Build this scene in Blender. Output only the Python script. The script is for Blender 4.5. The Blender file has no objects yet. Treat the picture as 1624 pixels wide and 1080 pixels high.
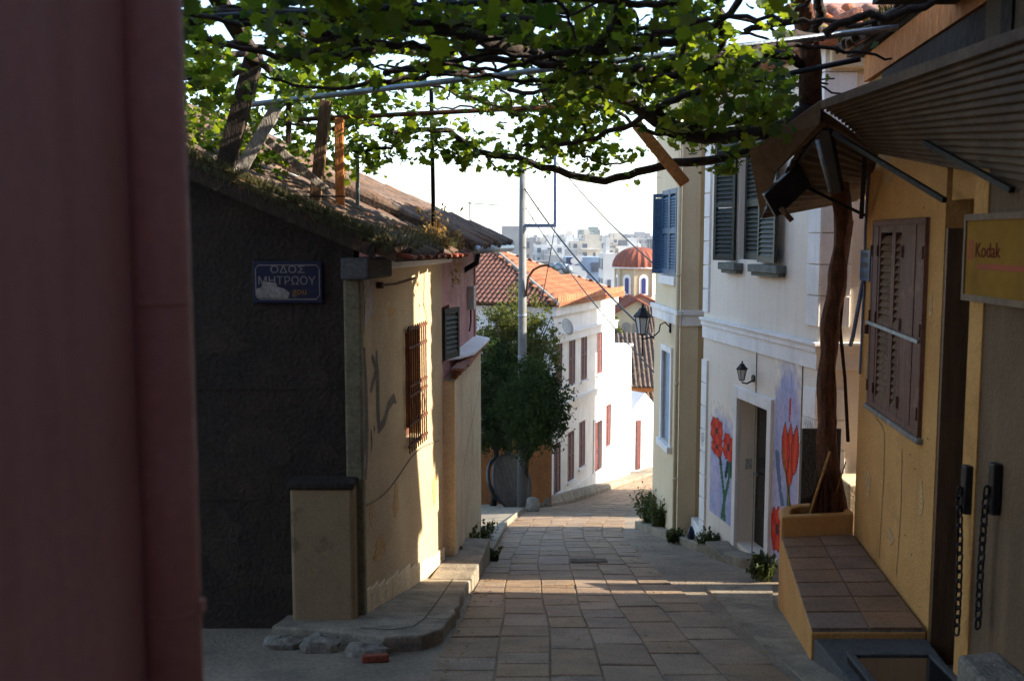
import bpy, math, random
from mathutils import Vector, Matrix
import numpy as np
R = math.radians
random.seed(7)
rng = np.random.default_rng(11)
sc = bpy.context.scene
col = sc.collection

# ---------------------------------------------------------------- camera
FPX, HOR = 1600.0, 380.0                 # focal length and eye-level row, in photograph pixels (1624 x 1080)
PITCH = math.atan((540 - HOR) / FPX)
cam_d = bpy.data.cameras.new('camera')
cam_d.sensor_width = 36.0
cam_d.lens = 36.0 * FPX / 1624.0
cam_d.clip_start = 0.05
cam_d.clip_end = 20000
cam = bpy.data.objects.new('camera', cam_d)
cam.rotation_euler = (math.pi / 2 - PITCH, 0, 0)
col.objects.link(cam)
sc.camera = cam
cam_d.dof.use_dof = True
cam_d.dof.focus_distance = 16.0
cam_d.dof.aperture_fstop = 2.8

# ---------------------------------------------------------------- sky, sun, exposure
SUN_EL = R(25.0)
_d = Vector((1.0, -0.045, 0)).normalized()
TO_SUN = Vector((_d.x * math.cos(SUN_EL), _d.y * math.cos(SUN_EL), math.sin(SUN_EL)))
world = bpy.data.worlds.new('World')
sc.world = world
world.use_nodes = True
wn = world.node_tree.nodes
sky = wn.new('ShaderNodeTexSky')
sky.sky_type = 'NISHITA'
sky.sun_disc = False
sky.sun_elevation = SUN_EL
sky.sun_rotation = math.atan2(TO_SUN.x, TO_SUN.y)
sky.dust_density = 0.45
sky.air_density = 1.0
bg = wn['Background']
bg.inputs['Strength'].default_value = 0.15
world.node_tree.links.new(sky.outputs['Color'], bg.inputs['Color'])
sun_d = bpy.data.lights.new('sun', 'SUN')
sun_d.energy = 5.0
sun_d.angle = R(0.53)
sun_d.color = (1.0, 0.91, 0.77)
sun = bpy.data.objects.new('sun', sun_d)
sun.rotation_euler = TO_SUN.to_track_quat('Z', 'Y').to_euler()
sun.location = (30, 0, 30)
col.objects.link(sun)
vs = sc.view_settings
vs.view_transform = 'Standard'
vs.look = 'None'
vs.exposure = 1.75
vs.gamma = 1.0
vs.use_curve_mapping = False

# ---------------------------------------------------------------- helpers
CP, SP = math.cos(PITCH), math.sin(PITCH)
def P(u, v, Y):
    """point of the place seen at photograph pixel (u, v), Y metres ahead"""
    a, b = (u - 812) / FPX, (540 - v) / FPX
    k = Y / (CP + b * SP)
    return Vector((a * k, Y, (-SP + b * CP) * k))
def proj(x, y, z):
    f = y * CP - z * SP
    w = y * SP + z * CP
    return 812 + FPX * x / f, 540 - FPX * w / f
GK = [(-200, 60), (-60, 26), (-12, 2.4), (-4, -.9), (0, -1.71), (19, -5.51), (38, -10.12), (47, -11.32), (60, -12.8), (100, -15), (200, -18),
      (400, -20), (1000, -16), (2500, -12), (12000, -12)]
def lerpk(K, y):
    if y <= K[0][0]: return K[0][1]
    for (a, b), (c, d) in zip(K, K[1:]):
        if y <= c: return b + (d - b) * (y - a) / (c - a)
    return K[-1][1]
def G(y): return lerpk(GK, y)

def S(r, g, b):
    f = lambda c: (c / 255 / 12.92) if c / 255 <= 0.04045 else ((c / 255 + 0.055) / 1.055) ** 2.4
    return (f(r), f(g), f(b))

MATS = {}
def mat(name, base, base2=None, scale=3.0, rough=0.85, bump=0.25, bscale=60.0, streak=None, streak_amt=0.35, rand=0.0,
        metal=0.0, spec=0.3, fine=0.25, detail=6.0, stretch=(1, 1, 1), patch=None, patch_amt=0.0, patch_scale=1.2):
    """procedural surface: two tones mixed by large noise, optional vertical streaks and bare patches, fine grain, bump"""
    m = bpy.data.materials.new(name); m.use_nodes = True
    nt = m.node_tree; N = nt.nodes; L = nt.links
    bs = N['Principled BSDF']
    bs.inputs['Roughness'].default_value = rough
    bs.inputs['Metallic'].default_value = metal
    bs.inputs['Specular IOR Level'].default_value = spec
    geo = N.new('ShaderNodeNewGeometry')
    mp = N.new('ShaderNodeMapping'); mp.inputs['Scale'].default_value = stretch
    L.new(geo.outputs['Position'], mp.inputs['Vector'])
    if base2 is None: base2 = tuple(c * 0.72 for c in base)
    n1 = N.new('ShaderNodeTexNoise'); n1.inputs['Scale'].default_value = scale; n1.inputs['Detail'].default_value = detail
    n1.inputs['Roughness'].default_value = 0.62
    L.new(mp.outputs[0], n1.inputs['Vector'])
    rp = N.new('ShaderNodeValToRGB'); rp.color_ramp.elements[0].position = 0.33; rp.color_ramp.elements[1].position = 0.68
    rp.color_ramp.elements[0].color = (*base2, 1); rp.color_ramp.elements[1].color = (*base, 1)
    L.new(n1.outputs['Fac'], rp.inputs['Fac'])
    c = rp.outputs['Color']
    def mixin(fac, colr, mode='MIX'):
        nonlocal c
        mx = N.new('ShaderNodeMix'); mx.data_type = 'RGBA'; mx.blend_type = mode
        L.new(fac, mx.inputs['Factor']); L.new(c, mx.inputs['A'])
        if isinstance(colr, tuple): mx.inputs['B'].default_value = (*colr, 1)
        else: L.new(colr, mx.inputs['B'])
        c = mx.outputs['Result']
    def ramp(src, a, b, lo=0.0, hi=1.0):
        mr = N.new('ShaderNodeMapRange'); mr.inputs['From Min'].default_value = a; mr.inputs['From Max'].default_value = b
        mr.inputs['To Min'].default_value = lo; mr.inputs['To Max'].default_value = hi
        L.new(src, mr.inputs['Value']); return mr.outputs['Result']
    if streak is not None:
        m2 = N.new('ShaderNodeMapping'); m2.inputs['Scale'].default_value = (5, 5, 0.35)
        L.new(geo.outputs['Position'], m2.inputs['Vector'])
        n2 = N.new('ShaderNodeTexNoise'); n2.inputs['Scale'].default_value = 1.6; n2.inputs['Detail'].default_value = 7
        L.new(m2.outputs[0], n2.inputs['Vector'])
        mixin(ramp(n2.outputs['Fac'], 0.5, 0.78, 0, streak_amt), streak)
    if patch is not None:
        n3 = N.new('ShaderNodeTexNoise'); n3.inputs['Scale'].default_value = patch_scale; n3.inputs['Detail'].default_value = 9
        n3.inputs['Roughness'].default_value = 0.7
        L.new(geo.outputs['Position'], n3.inputs['Vector'])
        mixin(ramp(n3.outputs['Fac'], 0.58, 0.63, 0, patch_amt), patch)
    n4 = N.new('ShaderNodeTexNoise'); n4.inputs['Scale'].default_value = bscale; n4.inputs['Detail'].default_value = 4
    L.new(mp.outputs[0], n4.inputs['Vector'])
    if fine:
        g = ramp(n4.outputs['Fac'], 0.3, 0.7, 1 - fine, 1 + fine)
        mx = N.new('ShaderNodeMix'); mx.data_type = 'RGBA'; mx.blend_type = 'MULTIPLY'; mx.inputs['Factor'].default_value = 1
        L.new(c, mx.inputs['A']); L.new(g, mx.inputs['B']); c = mx.outputs['Result']
    if rand:
        oi = N.new('ShaderNodeObjectInfo')
        g = ramp(oi.outputs['Random'], 0, 1, 1 - rand, 1 + rand)
        hs = N.new('ShaderNodeHueSaturation'); L.new(c, hs.inputs['Color']); L.new(g, hs.inputs['Value'])
        mt = N.new('ShaderNodeMath'); mt.operation = 'FRACT'; m7 = N.new('ShaderNodeMath'); m7.operation = 'MULTIPLY'; m7.inputs[1].default_value = 7.31
        L.new(oi.outputs['Random'], m7.inputs[0]); L.new(m7.outputs[0], mt.inputs[0])
        L.new(ramp(mt.outputs[0], 0, 1, 1 - rand * 1.2, 1 + rand * 1.2), hs.inputs['Saturation'])
        c = hs.outputs['Color']
    L.new(c, bs.inputs['Base Color'])
    if bump:
        ad = N.new('ShaderNodeMath'); ad.operation = 'ADD'
        L.new(n1.outputs['Fac'], ad.inputs[0]); L.new(n4.outputs['Fac'], ad.inputs[1])
        bp = N.new('ShaderNodeBump'); bp.inputs['Strength'].default_value = bump; bp.inputs['Distance'].default_value = 0.03
        L.new(ad.outputs[0], bp.inputs['Height']); L.new(bp.outputs['Normal'], bs.inputs['Normal'])
    MATS[name] = m
    return m
def leafmat(name, c1, c2, trans=0.45, tval=2.2, rough=0.6, spec=0.2):
    m = bpy.data.materials.new(name); m.use_nodes = True
    nt = m.node_tree; N = nt.nodes; L = nt.links
    bs = N['Principled BSDF']; out = N['Material Output']
    bs.inputs['Roughness'].default_value = rough; bs.inputs['Specular IOR Level'].default_value = spec
    geo = N.new('ShaderNodeNewGeometry')
    rp = N.new('ShaderNodeValToRGB'); rp.color_ramp.elements[0].color = (*c1, 1); rp.color_ramp.elements[1].color = (*c2, 1)
    L.new(geo.outputs['Random Per Island'], rp.inputs['Fac'])
    tr = N.new('ShaderNodeBsdfTranslucent')
    hs = N.new('ShaderNodeHueSaturation'); hs.inputs['Hue'].default_value = 0.475; hs.inputs['Saturation'].default_value = 1.1; hs.inputs['Value'].default_value = tval
    L.new(rp.outputs['Color'], hs.inputs['Color']); L.new(hs.outputs['Color'], tr.inputs['Color'])
    L.new(rp.outputs['Color'], bs.inputs['Base Color'])
    ms = N.new('ShaderNodeMixShader'); ms.inputs['Fac'].default_value = trans
    L.new(bs.outputs[0], ms.inputs[1]); L.new(tr.outputs[0], ms.inputs[2]); L.new(ms.outputs[0], out.inputs['Surface'])
    MATS[name] = m
    return m
def paintmat(name, rough=0.8):
    """flat print: colour from the painted vertex colours, broken by wall grain"""
    m = bpy.data.materials.new(name); m.use_nodes = True
    N = m.node_tree.nodes; L = m.node_tree.links; bs = N['Principled BSDF']
    bs.inputs['Roughness'].default_value = rough; bs.inputs['Specular IOR Level'].default_value = 0.2
    at = N.new('ShaderNodeAttribute'); at.attribute_name = 'Col'
    geo = N.new('ShaderNodeNewGeometry')
    n = N.new('ShaderNodeTexNoise'); n.inputs['Scale'].default_value = 12; n.inputs['Detail'].default_value = 6
    L.new(geo.outputs['Position'], n.inputs['Vector'])
    mr = N.new('ShaderNodeMapRange'); mr.inputs['To Min'].default_value = 0.65; mr.inputs['To Max'].default_value = 1.3
    L.new(n.outputs['Fac'], mr.inputs['Value'])
    mx = N.new('ShaderNodeMix'); mx.data_type = 'RGBA'; mx.blend_type = 'MULTIPLY'; mx.inputs['Factor'].default_value = 1
    L.new(at.outputs['Color'], mx.inputs['A']); L.new(mr.outputs['Result'], mx.inputs['B'])
    L.new(mx.outputs['Result'], bs.inputs['Base Color'])
    MATS[name] = m
    return m
def glassmat(name, colr, rough=0.08):
    m = bpy.data.materials.new(name); m.use_nodes = True
    bs = m.node_tree.nodes['Principled BSDF']
    bs.inputs['Base Color'].default_value = (*colr, 1); bs.inputs['Roughness'].default_value = rough
    bs.inputs['Specular IOR Level'].default_value = 0.6
    MATS[name] = m
    return m

def wloc(o):
    v = Vector((0, 0, 0))
    while o is not None:
        v += o.location; o = o.parent
    return v
def tag(o, label=None, cat=None, group=None, kind=None):
    if label: o['label'] = label
    if cat: o['category'] = cat
    if group: o['group'] = group
    if kind: o['kind'] = kind
    return o
def thing(name, label, cat, loc, group=None):
    o = bpy.data.objects.new(name, None)
    o.empty_display_size = 0.2
    o.location = loc; col.objects.link(o)
    return tag(o, label, cat, group)
def link(name, me, m, parent=None, loc=None, smooth=False):
    if m is not None and len(me.materials) == 0: me.materials.append(MATS[m] if isinstance(m, str) else m)
    if smooth: me.polygons.foreach_set('use_smooth', [True] * len(me.polygons))
    o = bpy.data.objects.new(name, me); col.objects.link(o)
    if parent is not None: o.parent = parent
    if loc is not None: o.location = Vector(loc) - (wloc(parent) if parent else Vector())
    return o
class MB:
    def __init__(s): s.v = []; s.f = []
    def add(s, vs_, fs):
        n = len(s.v); s.v += [tuple(p) for p in vs_]; s.f += [tuple(i + n for i in f) for f in fs]; return s
    def obox(s, o, a, b, c):
        o, a, b, c = Vector(o), Vector(a), Vector(b), Vector(c)
        vs_ = [o, o + a, o + a + b, o + b, o + c, o + a + c, o + a + b + c, o + b + c]
        fs = [(0, 3, 2, 1), (4, 5, 6, 7), (0, 1, 5, 4), (1, 2, 6, 5), (2, 3, 7, 6), (3, 0, 4, 7)]
        if a.cross(b).dot(c) < 0: fs = [f[::-1] for f in fs]
        return s.add(vs_, fs)
    def box(s, x0, x1, y0, y1, z0, z1): return s.obox((x0, y0, z0), (x1 - x0, 0, 0), (0, y1 - y0, 0), (0, 0, z1 - z0))
    def bar(s, p, q, w, h, up=(0, 0, 1)):
        """square bar from p to q"""
        p, q = Vector(p), Vector(q); d = (q - p).normalized(); up = Vector(up)
        a = d.cross(up)
        if a.length < 1e-4: a = d.cross(Vector((1, 0, 0)))
        a.normalize(); b = a.cross(d).normalized()
        return s.obox(p - a * w / 2 - b * h / 2, a * w, b * h, q - p)
    def tube(s, pts, rad, n=8, cap=True):
        pts = [Vector(p) for p in pts]
        if not isinstance(rad, (list, tuple)): rad = [rad] * len(pts)
        rings = []; prev = None
        for i, p in enumerate(pts):
            t = (pts[min(i + 1, len(pts) - 1)] - pts[max(i - 1, 0)]).normalized()
            if prev is None:
                a = t.cross(Vector((0, 0, 1)))
                if a.length < 1e-3: a = t.cross(Vector((1, 0, 0)))
            else:
                a = prev - t * prev.dot(t)
            a.normalize(); prev = a; b = t.cross(a)
            rings.append([p + (a * math.cos(2 * math.pi * k / n) + b * math.sin(2 * math.pi * k / n)) * rad[i] for k in range(n)])
        vs_ = [q for r in rings for q in r]; fs = []
        for i in range(len(pts) - 1):
            for k in range(n):
                fs.append((i * n + k, i * n + (k + 1) % n, (i + 1) * n + (k + 1) % n, (i + 1) * n + k))
        if cap: fs += [tuple(range(n))[::-1], tuple((len(pts) - 1) * n + k for k in range(n))]
        return s.add(vs_, fs)
    def lathe(s, prof, c, n=16):
        c = Vector(c); vs_ = []; fs = []
        for r, z in prof:
            for k in range(n):
                vs_.append(c + Vector((r * math.cos(2 * math.pi * k / n), r * math.sin(2 * math.pi * k / n), z)))
        for i in range(len(prof) - 1):
            for k in range(n): fs.append((i * n + k, i * n + (k + 1) % n, (i + 1) * n + (k + 1) % n, (i + 1) * n + k))
        fs += [tuple(range(n))[::-1], tuple((len(prof) - 1) * n + k for k in range(n))]
        return s.add(vs_, fs)
    def prism(s, poly, zb, zt):
        """upright prism on an xy polygon; zb, zt numbers or functions of (x, y)"""
        fb = zb if callable(zb) else (lambda x, y: zb); ft = zt if callable(zt) else (lambda x, y: zt)
        ar = sum(poly[i][0] * poly[(i + 1) % len(poly)][1] - poly[(i + 1) % len(poly)][0] * poly[i][1] for i in range(len(poly)))
        if ar < 0: poly = poly[::-1]
        n = len(poly)
        vs_ = [(x, y, fb(x, y)) for x, y in poly] + [(x, y, ft(x, y)) for x, y in poly]
        return s.add(vs_, [tuple(range(n))[::-1], tuple(range(n, 2 * n))] + [(i, (i + 1) % n, n + (i + 1) % n, n + i) for i in range(n)])
    def extr(s, poly, vec):
        vec = Vector(vec); n = len(poly); poly = [Vector(p) for p in poly]
        nn = Vector()
        for i in range(1, n - 1): nn += (poly[i] - poly[0]).cross(poly[i + 1] - poly[0])
        if nn.dot(vec) < 0: poly = poly[::-1]
        return s.add(poly + [p + vec for p in poly], [tuple(range(n))[::-1], tuple(range(n, 2 * n))] + [(i, (i + 1) % n, n + (i + 1) % n, n + i) for i in range(n)])
    def build(s, name, m, parent=None, smooth=False, bevel=0.0, loc=None):
        if loc is None:
            off = wloc(parent) if parent is not None else Vector((0, 0, 0))
            if parent is None and s.v:
                a = np.array(s.v); off = Vector((a[:, 0].mean(), a[:, 1].mean(), a[:, 2].min()))
        else: off = Vector(loc)
        me = bpy.data.meshes.new(name)
        me.from_pydata([(x - off.x, y - off.y, z - off.z) for x, y, z in s.v], [], s.f)
        me.update()
        o = link(name, me, m, parent, smooth=smooth)
        o.location = off - (wloc(parent) if parent is not None else Vector())
        if bevel:
            b = o.modifiers.new('bevel', 'BEVEL'); b.width = bevel; b.segments = 2; b.limit_method = 'ANGLE'
        return o
class Fr:
    """upright wall frame: u along the wall, d outward, z up"""
    def __init__(s, a, b, out):
        s.o = Vector((a[0], a[1], 0)); v = Vector((b[0] - a[0], b[1] - a[1], 0)); s.len = v.length; s.u = v.normalized()
        n = Vector((s.u.y, -s.u.x, 0)); s.n = n if n.dot(Vector((out[0], out[1], 0))) > 0 else -n
    def w(s, u, d, z): return s.o + s.u * u + s.n * d + Vector((0, 0, z))
    def box(s, mb, u0, u1, d0, d1, z0, z1):
        return mb.obox(s.w(u0, d0, z0), s.u * (u1 - u0), s.n * (d1 - d0), (0, 0, z1 - z0))
    def wall(s, mb, u0, u1, z0, z1, t, holes=()):
        us = sorted({u0, u1, *[h[0] for h in holes], *[h[1] for h in holes]})
        zs = sorted({z0, z1, *[h[2] for h in holes], *[h[3] for h in holes]})
        us = [x for x in us if u0 <= x <= u1]; zs = [x for x in zs if z0 <= x <= z1]
        flip = s.u.cross(Vector((0, 0, 1))).dot(s.n) < 0
        def quad(a, b, c, d):
            f = (0, 1, 2, 3); mb.add([a, b, c, d], [f[::-1] if flip else f])
        solid = lambda i, j: 0 <= i < len(us) - 1 and 0 <= j < len(zs) - 1 and not any(
            h[0] <= us[i] and us[i + 1] <= h[1] and h[2] <= zs[j] and zs[j + 1] <= h[3] for h in holes)
        for i in range(len(us) - 1):
            for j in range(len(zs) - 1):
                if not solid(i, j): continue
                a, b, c, d = us[i], us[i + 1], zs[j], zs[j + 1]
                quad(s.w(a, 0, c), s.w(b, 0, c), s.w(b, 0, d), s.w(a, 0, d))
                quad(s.w(b, -t, c), s.w(a, -t, c), s.w(a, -t, d), s.w(b, -t, d))
                if not solid(i - 1, j): quad(s.w(a, -t, c), s.w(a, 0, c), s.w(a, 0, d), s.w(a, -t, d))
                if not solid(i + 1, j): quad(s.w(b, 0, c), s.w(b, -t, c), s.w(b, -t, d), s.w(b, 0, d))
                if not solid(i, j - 1): quad(s.w(a, -t, c), s.w(b, -t, c), s.w(b, 0, c), s.w(a, 0, c))
                if not solid(i, j + 1): quad(s.w(a, 0, d), s.w(b, 0, d), s.w(b, -t, d), s.w(a, -t, d))
        return mb
    def stroke(s, mb, pts, w, d=0.003):
        """flat painted stroke along (u, z) points"""
        L_, R_ = [], []
        for i, (u, z) in enumerate(pts):
            a = pts[max(i - 1, 0)]; b = pts[min(i + 1, len(pts) - 1)]
            t = Vector((b[0] - a[0], b[1] - a[1])).normalized(); n = Vector((-t.y, t.x))
            ww = w[i] if isinstance(w, (list, tuple)) else w
            L_.append(s.w(u + n.x * ww / 2, d, z + n.y * ww / 2)); R_.append(s.w(u - n.x * ww / 2, d, z - n.y * ww / 2))
        n = len(pts)
        mb.add(L_ + R_, [(i, i + 1, n + i + 1, n + i) for i in range(n - 1)])
    def text(s, body, u, z, size, m, parent, d=0.004, align='CENTER', name='lettering', sx=1.0, flip=False):
        cu = bpy.data.curves.new('t', 'FONT'); cu.body = body; cu.size = size; cu.align_x = align; cu.extrude = 0.0015
        cu.resolution_u = 3
        ob = bpy.data.objects.new('t', cu); col.objects.link(ob)
        dg = bpy.context.evaluated_depsgraph_get(); dg.update()
        me = ob.evaluated_get(dg).to_mesh()
        right = s.u if s.u.cross(Vector((0, 0, 1))).dot(s.n) > 0 else -s.u      # reading direction
        mb = MB()
        mb.add([s.w(u, d, z) + right * (v.co.x * sx) + Vector((0, 0, v.co.y)) + s.n * v.co.z for v in me.vertices], [tuple(p.vertices) for p in me.polygons])
        ob.evaluated_get(dg).to_mesh_clear(); bpy.data.objects.remove(ob); bpy.data.curves.remove(cu)
        return mb.build(name, m, parent)
def painted(fr, u0, u1, z0, z1, nu, nz, fn, name, m, parent, d=0.004):
    """flat painting on a wall: fn(s, t) gives its colour"""
    vs_ = []; cs = []
    for j in range(nz + 1):
        for i in range(nu + 1):
            a, b = i / nu, j / nz
            vs_.append(fr.w(u0 + (u1 - u0) * a, d, z0 + (z1 - z0) * b)); cs.append((*fn(a, b), 1.0))
    fs = [(j * (nu + 1) + i, j * (nu + 1) + i + 1, (j + 1) * (nu + 1) + i + 1, (j + 1) * (nu + 1) + i) for j in range(nz) for i in range(nu)]
    mb = MB().add(vs_, fs); o = mb.build(name, m, parent)
    ca = o.data.color_attributes.new('Col', 'FLOAT_COLOR', 'POINT')
    ca.data.foreach_set('color', np.array(cs, dtype=np.float32).ravel())
    return o
def mix3(a, b, t):
    t = max(0.0, min(1.0, t)); return tuple(x + (y - x) * t for x, y in zip(a, b))
def blade(mb, p, h, lean, w, az):
    p = Vector(p); d = Vector((math.cos(az), math.sin(az), 0)); n = Vector((-d.y, d.x, 0)) * w / 2
    q = p + d * lean * 0.35 + Vector((0, 0, h * 0.6)); r = p + d * lean + Vector((0, 0, h))
    mb.add([p - n, p + n, q + n * 0.8, q - n * 0.8, r], [(0, 1, 2, 3), (3, 2, 4)])
def weeds(mb, c, rad, n, h, leafy=0.0):
    for _ in range(n):
        a = random.uniform(0, 6.28); r = rad * math.sqrt(random.random())
        p = Vector(c) + Vector((r * math.cos(a), r * math.sin(a), 0)); p.z -= 0.02
        hh = h * random.uniform(0.4, 1.1); az = random.uniform(0, 6.28); ln = hh * random.uniform(0.1, 0.6)
        blade(mb, p, hh, ln, random.uniform(0.006, 0.014), az)
        if random.random() < leafy:
            for k in range(7):
                t = random.uniform(0.3, 1.0); q = p + Vector((math.cos(az) * ln * t, math.sin(az) * ln * t, hh * t))
                leafquad(mb, q, random.uniform(0.02, 0.045))
def leafquad(mb, q, s_):
    a = Vector((random.gauss(0, 1), random.gauss(0, 1), random.gauss(0, 1))).normalized()
    b = a.cross(Vector((random.gauss(0, 1), random.gauss(0, 1), random.gauss(0, 1)))).normalized()
    q = Vector(q)
    mb.add([q - a * s_, q + b * s_ * 0.5, q + a * s_, q - b * s_ * 0.5], [(0, 1, 2, 3)])
def tile_mesh(name, L_=0.43, r0=0.112, r1=0.072, t=0.018, n=6):
    """barrel roof tile: runs along +x (down the slope), hump along +z"""
    vs_, fs = [], []
    for x, r in ((0, r1), (L_, r0)):
        for rr in (r, r - t):
            for k in range(n + 1):
                a = math.pi * k / n
                vs_.append((x, math.cos(a) * rr, math.sin(a) * rr * 0.8))
    m_ = n + 1
    for k in range(n):
        fs += [(k, k + 1, 2 * m_ + k + 1, 2 * m_ + k), (m_ + k + 1, m_ + k, 3 * m_ + k, 3 * m_ + k + 1),
               (2 * m_ + k, 2 * m_ + k + 1, 3 * m_ + k + 1, 3 * m_ + k)]
    me = bpy.data.meshes.new(name); me.from_pydata(vs_, [], fs); me.update()
    me.polygons.foreach_set('use_smooth', [True] * len(me.polygons))
    return me
TILE = None
def tile_roof(parent, eave_a, eave_b, up, length, me, pitch_w=0.22, step=0.34, jitter=0.012, maxn=300, lift=0.015):
    """barrel tiles as separate pieces on a slope: eave from a to b, up = unit vector up the slope"""
    a, b, up = Vector(eave_a), Vector(eave_b), Vector(up).normalized()
    e = (b - a); n = max(1, int(e.length / pitch_w)); e.normalize()
    nrm = e.cross(up)
    if nrm.z < 0: nrm = -nrm
    dn = -up; yax = nrm.cross(dn)
    rot = Matrix((dn, yax, nrm)).transposed()
    rows = int(length / step); cnt = 0; base = wloc(parent)
    for j in range(rows):
        for i in range(n):
            if cnt >= maxn: return cnt
            p = a + e * ((i + 0.5) * (b - a).length / n + random.uniform(-jitter, jitter)) + up * ((j + 1) * step + random.uniform(-0.05, 0.05)) + nrm * (lift + random.uniform(0, 0.01))
            rr = rot.copy() @ Matrix.Rotation(random.uniform(-0.09, 0.09), 3, 'Z') @ Matrix.Rotation(0.13 + random.uniform(-0.05, 0.05), 3, 'Y')
            o = bpy.data.objects.new('roof_tile', me); col.objects.link(o); o.parent = parent
            o.rotation_euler = rr.to_euler(); o.location = p - base; cnt += 1
    return cnt
def tile_field(mb, eave_a, eave_b, up, length, pitch_w=0.22, n=4, amp=0.06, taper=None):
    """ridged tile surface for roofs too far off to tell single tiles apart; taper(t) -> (s0, s1) cuts the sides"""
    a, b, up = Vector(eave_a), Vector(eave_b), Vector(up).normalized()
    e = b - a; nrm = e.cross(up).normalized()
    if nrm.z < 0: nrm = -nrm
    cols_ = int(e.length / pitch_w); rows = max(1, int(length / 0.36))
    for j in range(rows):
        t0, t1 = j / rows, (j + 1) / rows
        s0, s1 = taper(t0) if taper else (0, 1)
        for i in range(cols_):
            sa, sb = i / cols_, (i + 1) / cols_
            if sa < s0 or sb > s1: continue
            vs_ = []
            for tt, lift in ((t0, 0.03), (t1 + 0.02, 0.0)):
                for k in range(n + 1):
                    h = math.sin(math.pi * k / n) * amp
                    vs_.append(a + e * (sa + (sb - sa) * k / n) + up * (tt * length) + nrm * (h + lift))
            mb.add(vs_, [(k, k + 1, n + 2 + k, n + 1 + k) for k in range(n)])
def shutter(fr, u0, u1, z0, z1, d0, d1, m, parent, pitch=0.055, name='shutter', separate=False, mid=None, frame_w=0.06, slat_m=None):
    """louvred shutter leaf: stiles and rails, with slats between"""
    mb = MB(); w = frame_w
    fr.box(mb, u0, u0 + w, d0, d1, z0, z1); fr.box(mb, u1 - w, u1, d0, d1, z0, z1)
    rails = [z0, z1 - w * 1.2] + ([mid] if mid else [])
    for r in rails: fr.box(mb, u0 + w, u1 - w, d0 + 0.002, d1 - 0.002, r, r + w * 1.2)
    o = mb.build(name, m, parent)
    rails = sorted(rails); dd = d1 - d0
    sl = MB(); k = 0
    for ra, rb in zip(rails, rails[1:]):
        z = ra + w * 1.2 + pitch * 0.4
        while z < rb - pitch * 0.3:
            s_ = MB() if separate else sl
            s_.obox(fr.w(u0 + w, d0 + 0.1 * dd, z + pitch * 0.62), fr.u * (u1 - u0 - 2 * w), fr.n * (0.8 * dd) + Vector((0, 0, -pitch * 1.0)), (0, 0, 0.008))
            if separate: s_.build('slat', slat_m or m, o)
            z += pitch; k += 1
    if not separate: tag(sl.build('slats', slat_m or m, o), kind='stuff')
    return o
# ---------------------------------------------------------------- materials
mat('earth', S(146, 130, 110), S(108, 96, 80), scale=0.9, bscale=30, bump=0.4, patch=S(90, 84, 72), patch_amt=0.5)
mat('slab', S(146, 122, 96), S(118, 98, 78), scale=2.5, bscale=55, bump=0.35, rand=0.11, rough=0.72, fine=0.3, patch=S(84, 78, 70), patch_amt=0.5, patch_scale=3)
mat('kerb', S(150, 138, 118), S(106, 96, 82), scale=3, bscale=40, bump=0.4, patch=S(86, 80, 70), patch_amt=0.6, patch_scale=2.5)
mat('pink_stucco', S(212, 156, 151), S(198, 142, 137), scale=1.2, bscale=45, bump=0.08, fine=0.05, streak=S(168, 110, 102), streak_amt=0.35)
mat('pink_pipe', S(212, 152, 145), S(200, 140, 132), scale=4, bscale=35, bump=0.15, fine=0.08, rough=0.6, streak=S(184, 122, 108), streak_amt=0.35)
mat('pink_weathered', S(204, 150, 142), S(176, 122, 116), scale=2.2, bscale=40, bump=0.35, streak=S(140, 104, 96), streak_amt=0.5, patch=S(205, 186, 168), patch_amt=0.5)
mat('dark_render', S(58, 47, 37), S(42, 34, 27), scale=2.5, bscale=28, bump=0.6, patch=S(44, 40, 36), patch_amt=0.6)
mat('tan_render', S(150, 127, 92), S(132, 110, 80), scale=1.4, bscale=45, fine=0.1, bump=0.25, patch=S(92, 78, 60), patch_amt=0.6, patch_scale=1.7, streak=S(120, 100, 74), streak_amt=0.5)
mat('olive_render', S(132, 122, 92), S(104, 96, 74), scale=3, bscale=35, bump=0.4, patch=S(80, 74, 58), patch_amt=0.5)
mat('cream_render', S(190, 166, 129), S(172, 148, 113), scale=1.6, bscale=40, bump=0.35, streak=S(166, 140, 104), streak_amt=0.25, patch=S(200, 176, 138), patch_amt=0.35, patch_scale=1.5, fine=0.12)
mat('annex_render', S(226, 204, 166), S(200, 176, 140), scale=2.0, bscale=40, bump=0.4, streak=S(166, 140, 112), streak_amt=0.6, patch=S(170, 150, 126), patch_amt=0.5, patch_scale=2, fine=0.15)
mat('cream_house', S(222, 204, 172), S(210, 190, 156), scale=0.8, bscale=50, bump=0.15, streak=S(196, 168, 124), streak_amt=0.3, fine=0.06)
mat('tan_house', S(190, 164, 122), S(176, 150, 108), scale=0.9, bscale=50, bump=0.15, streak=S(176, 140, 90), streak_amt=0.3, fine=0.06)
mat('white_house', S(232, 220, 204), S(220, 207, 190), scale=0.7, bscale=50, bump=0.15, streak=S(196, 182, 166), streak_amt=0.35, fine=0.06)
mat('white_trim', S(240, 236, 232), S(222, 217, 212), scale=2, bscale=50, bump=0.15, streak=S(190, 184, 176), streak_amt=0.35, fine=0.06)
mat('yellow_render', S(200, 150, 86), S(180, 130, 70), scale=1.5, bscale=40, bump=0.4, streak=S(158, 106, 52), streak_amt=0.22, patch=S(160, 112, 60), patch_amt=0.4, patch_scale=1.1, fine=0.1)
mat('beige_render', S(106, 83, 60), S(88, 69, 50), scale=1.2, bscale=40, bump=0.3, streak=S(140, 112, 78), streak_amt=0.4, fine=0.1)
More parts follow.
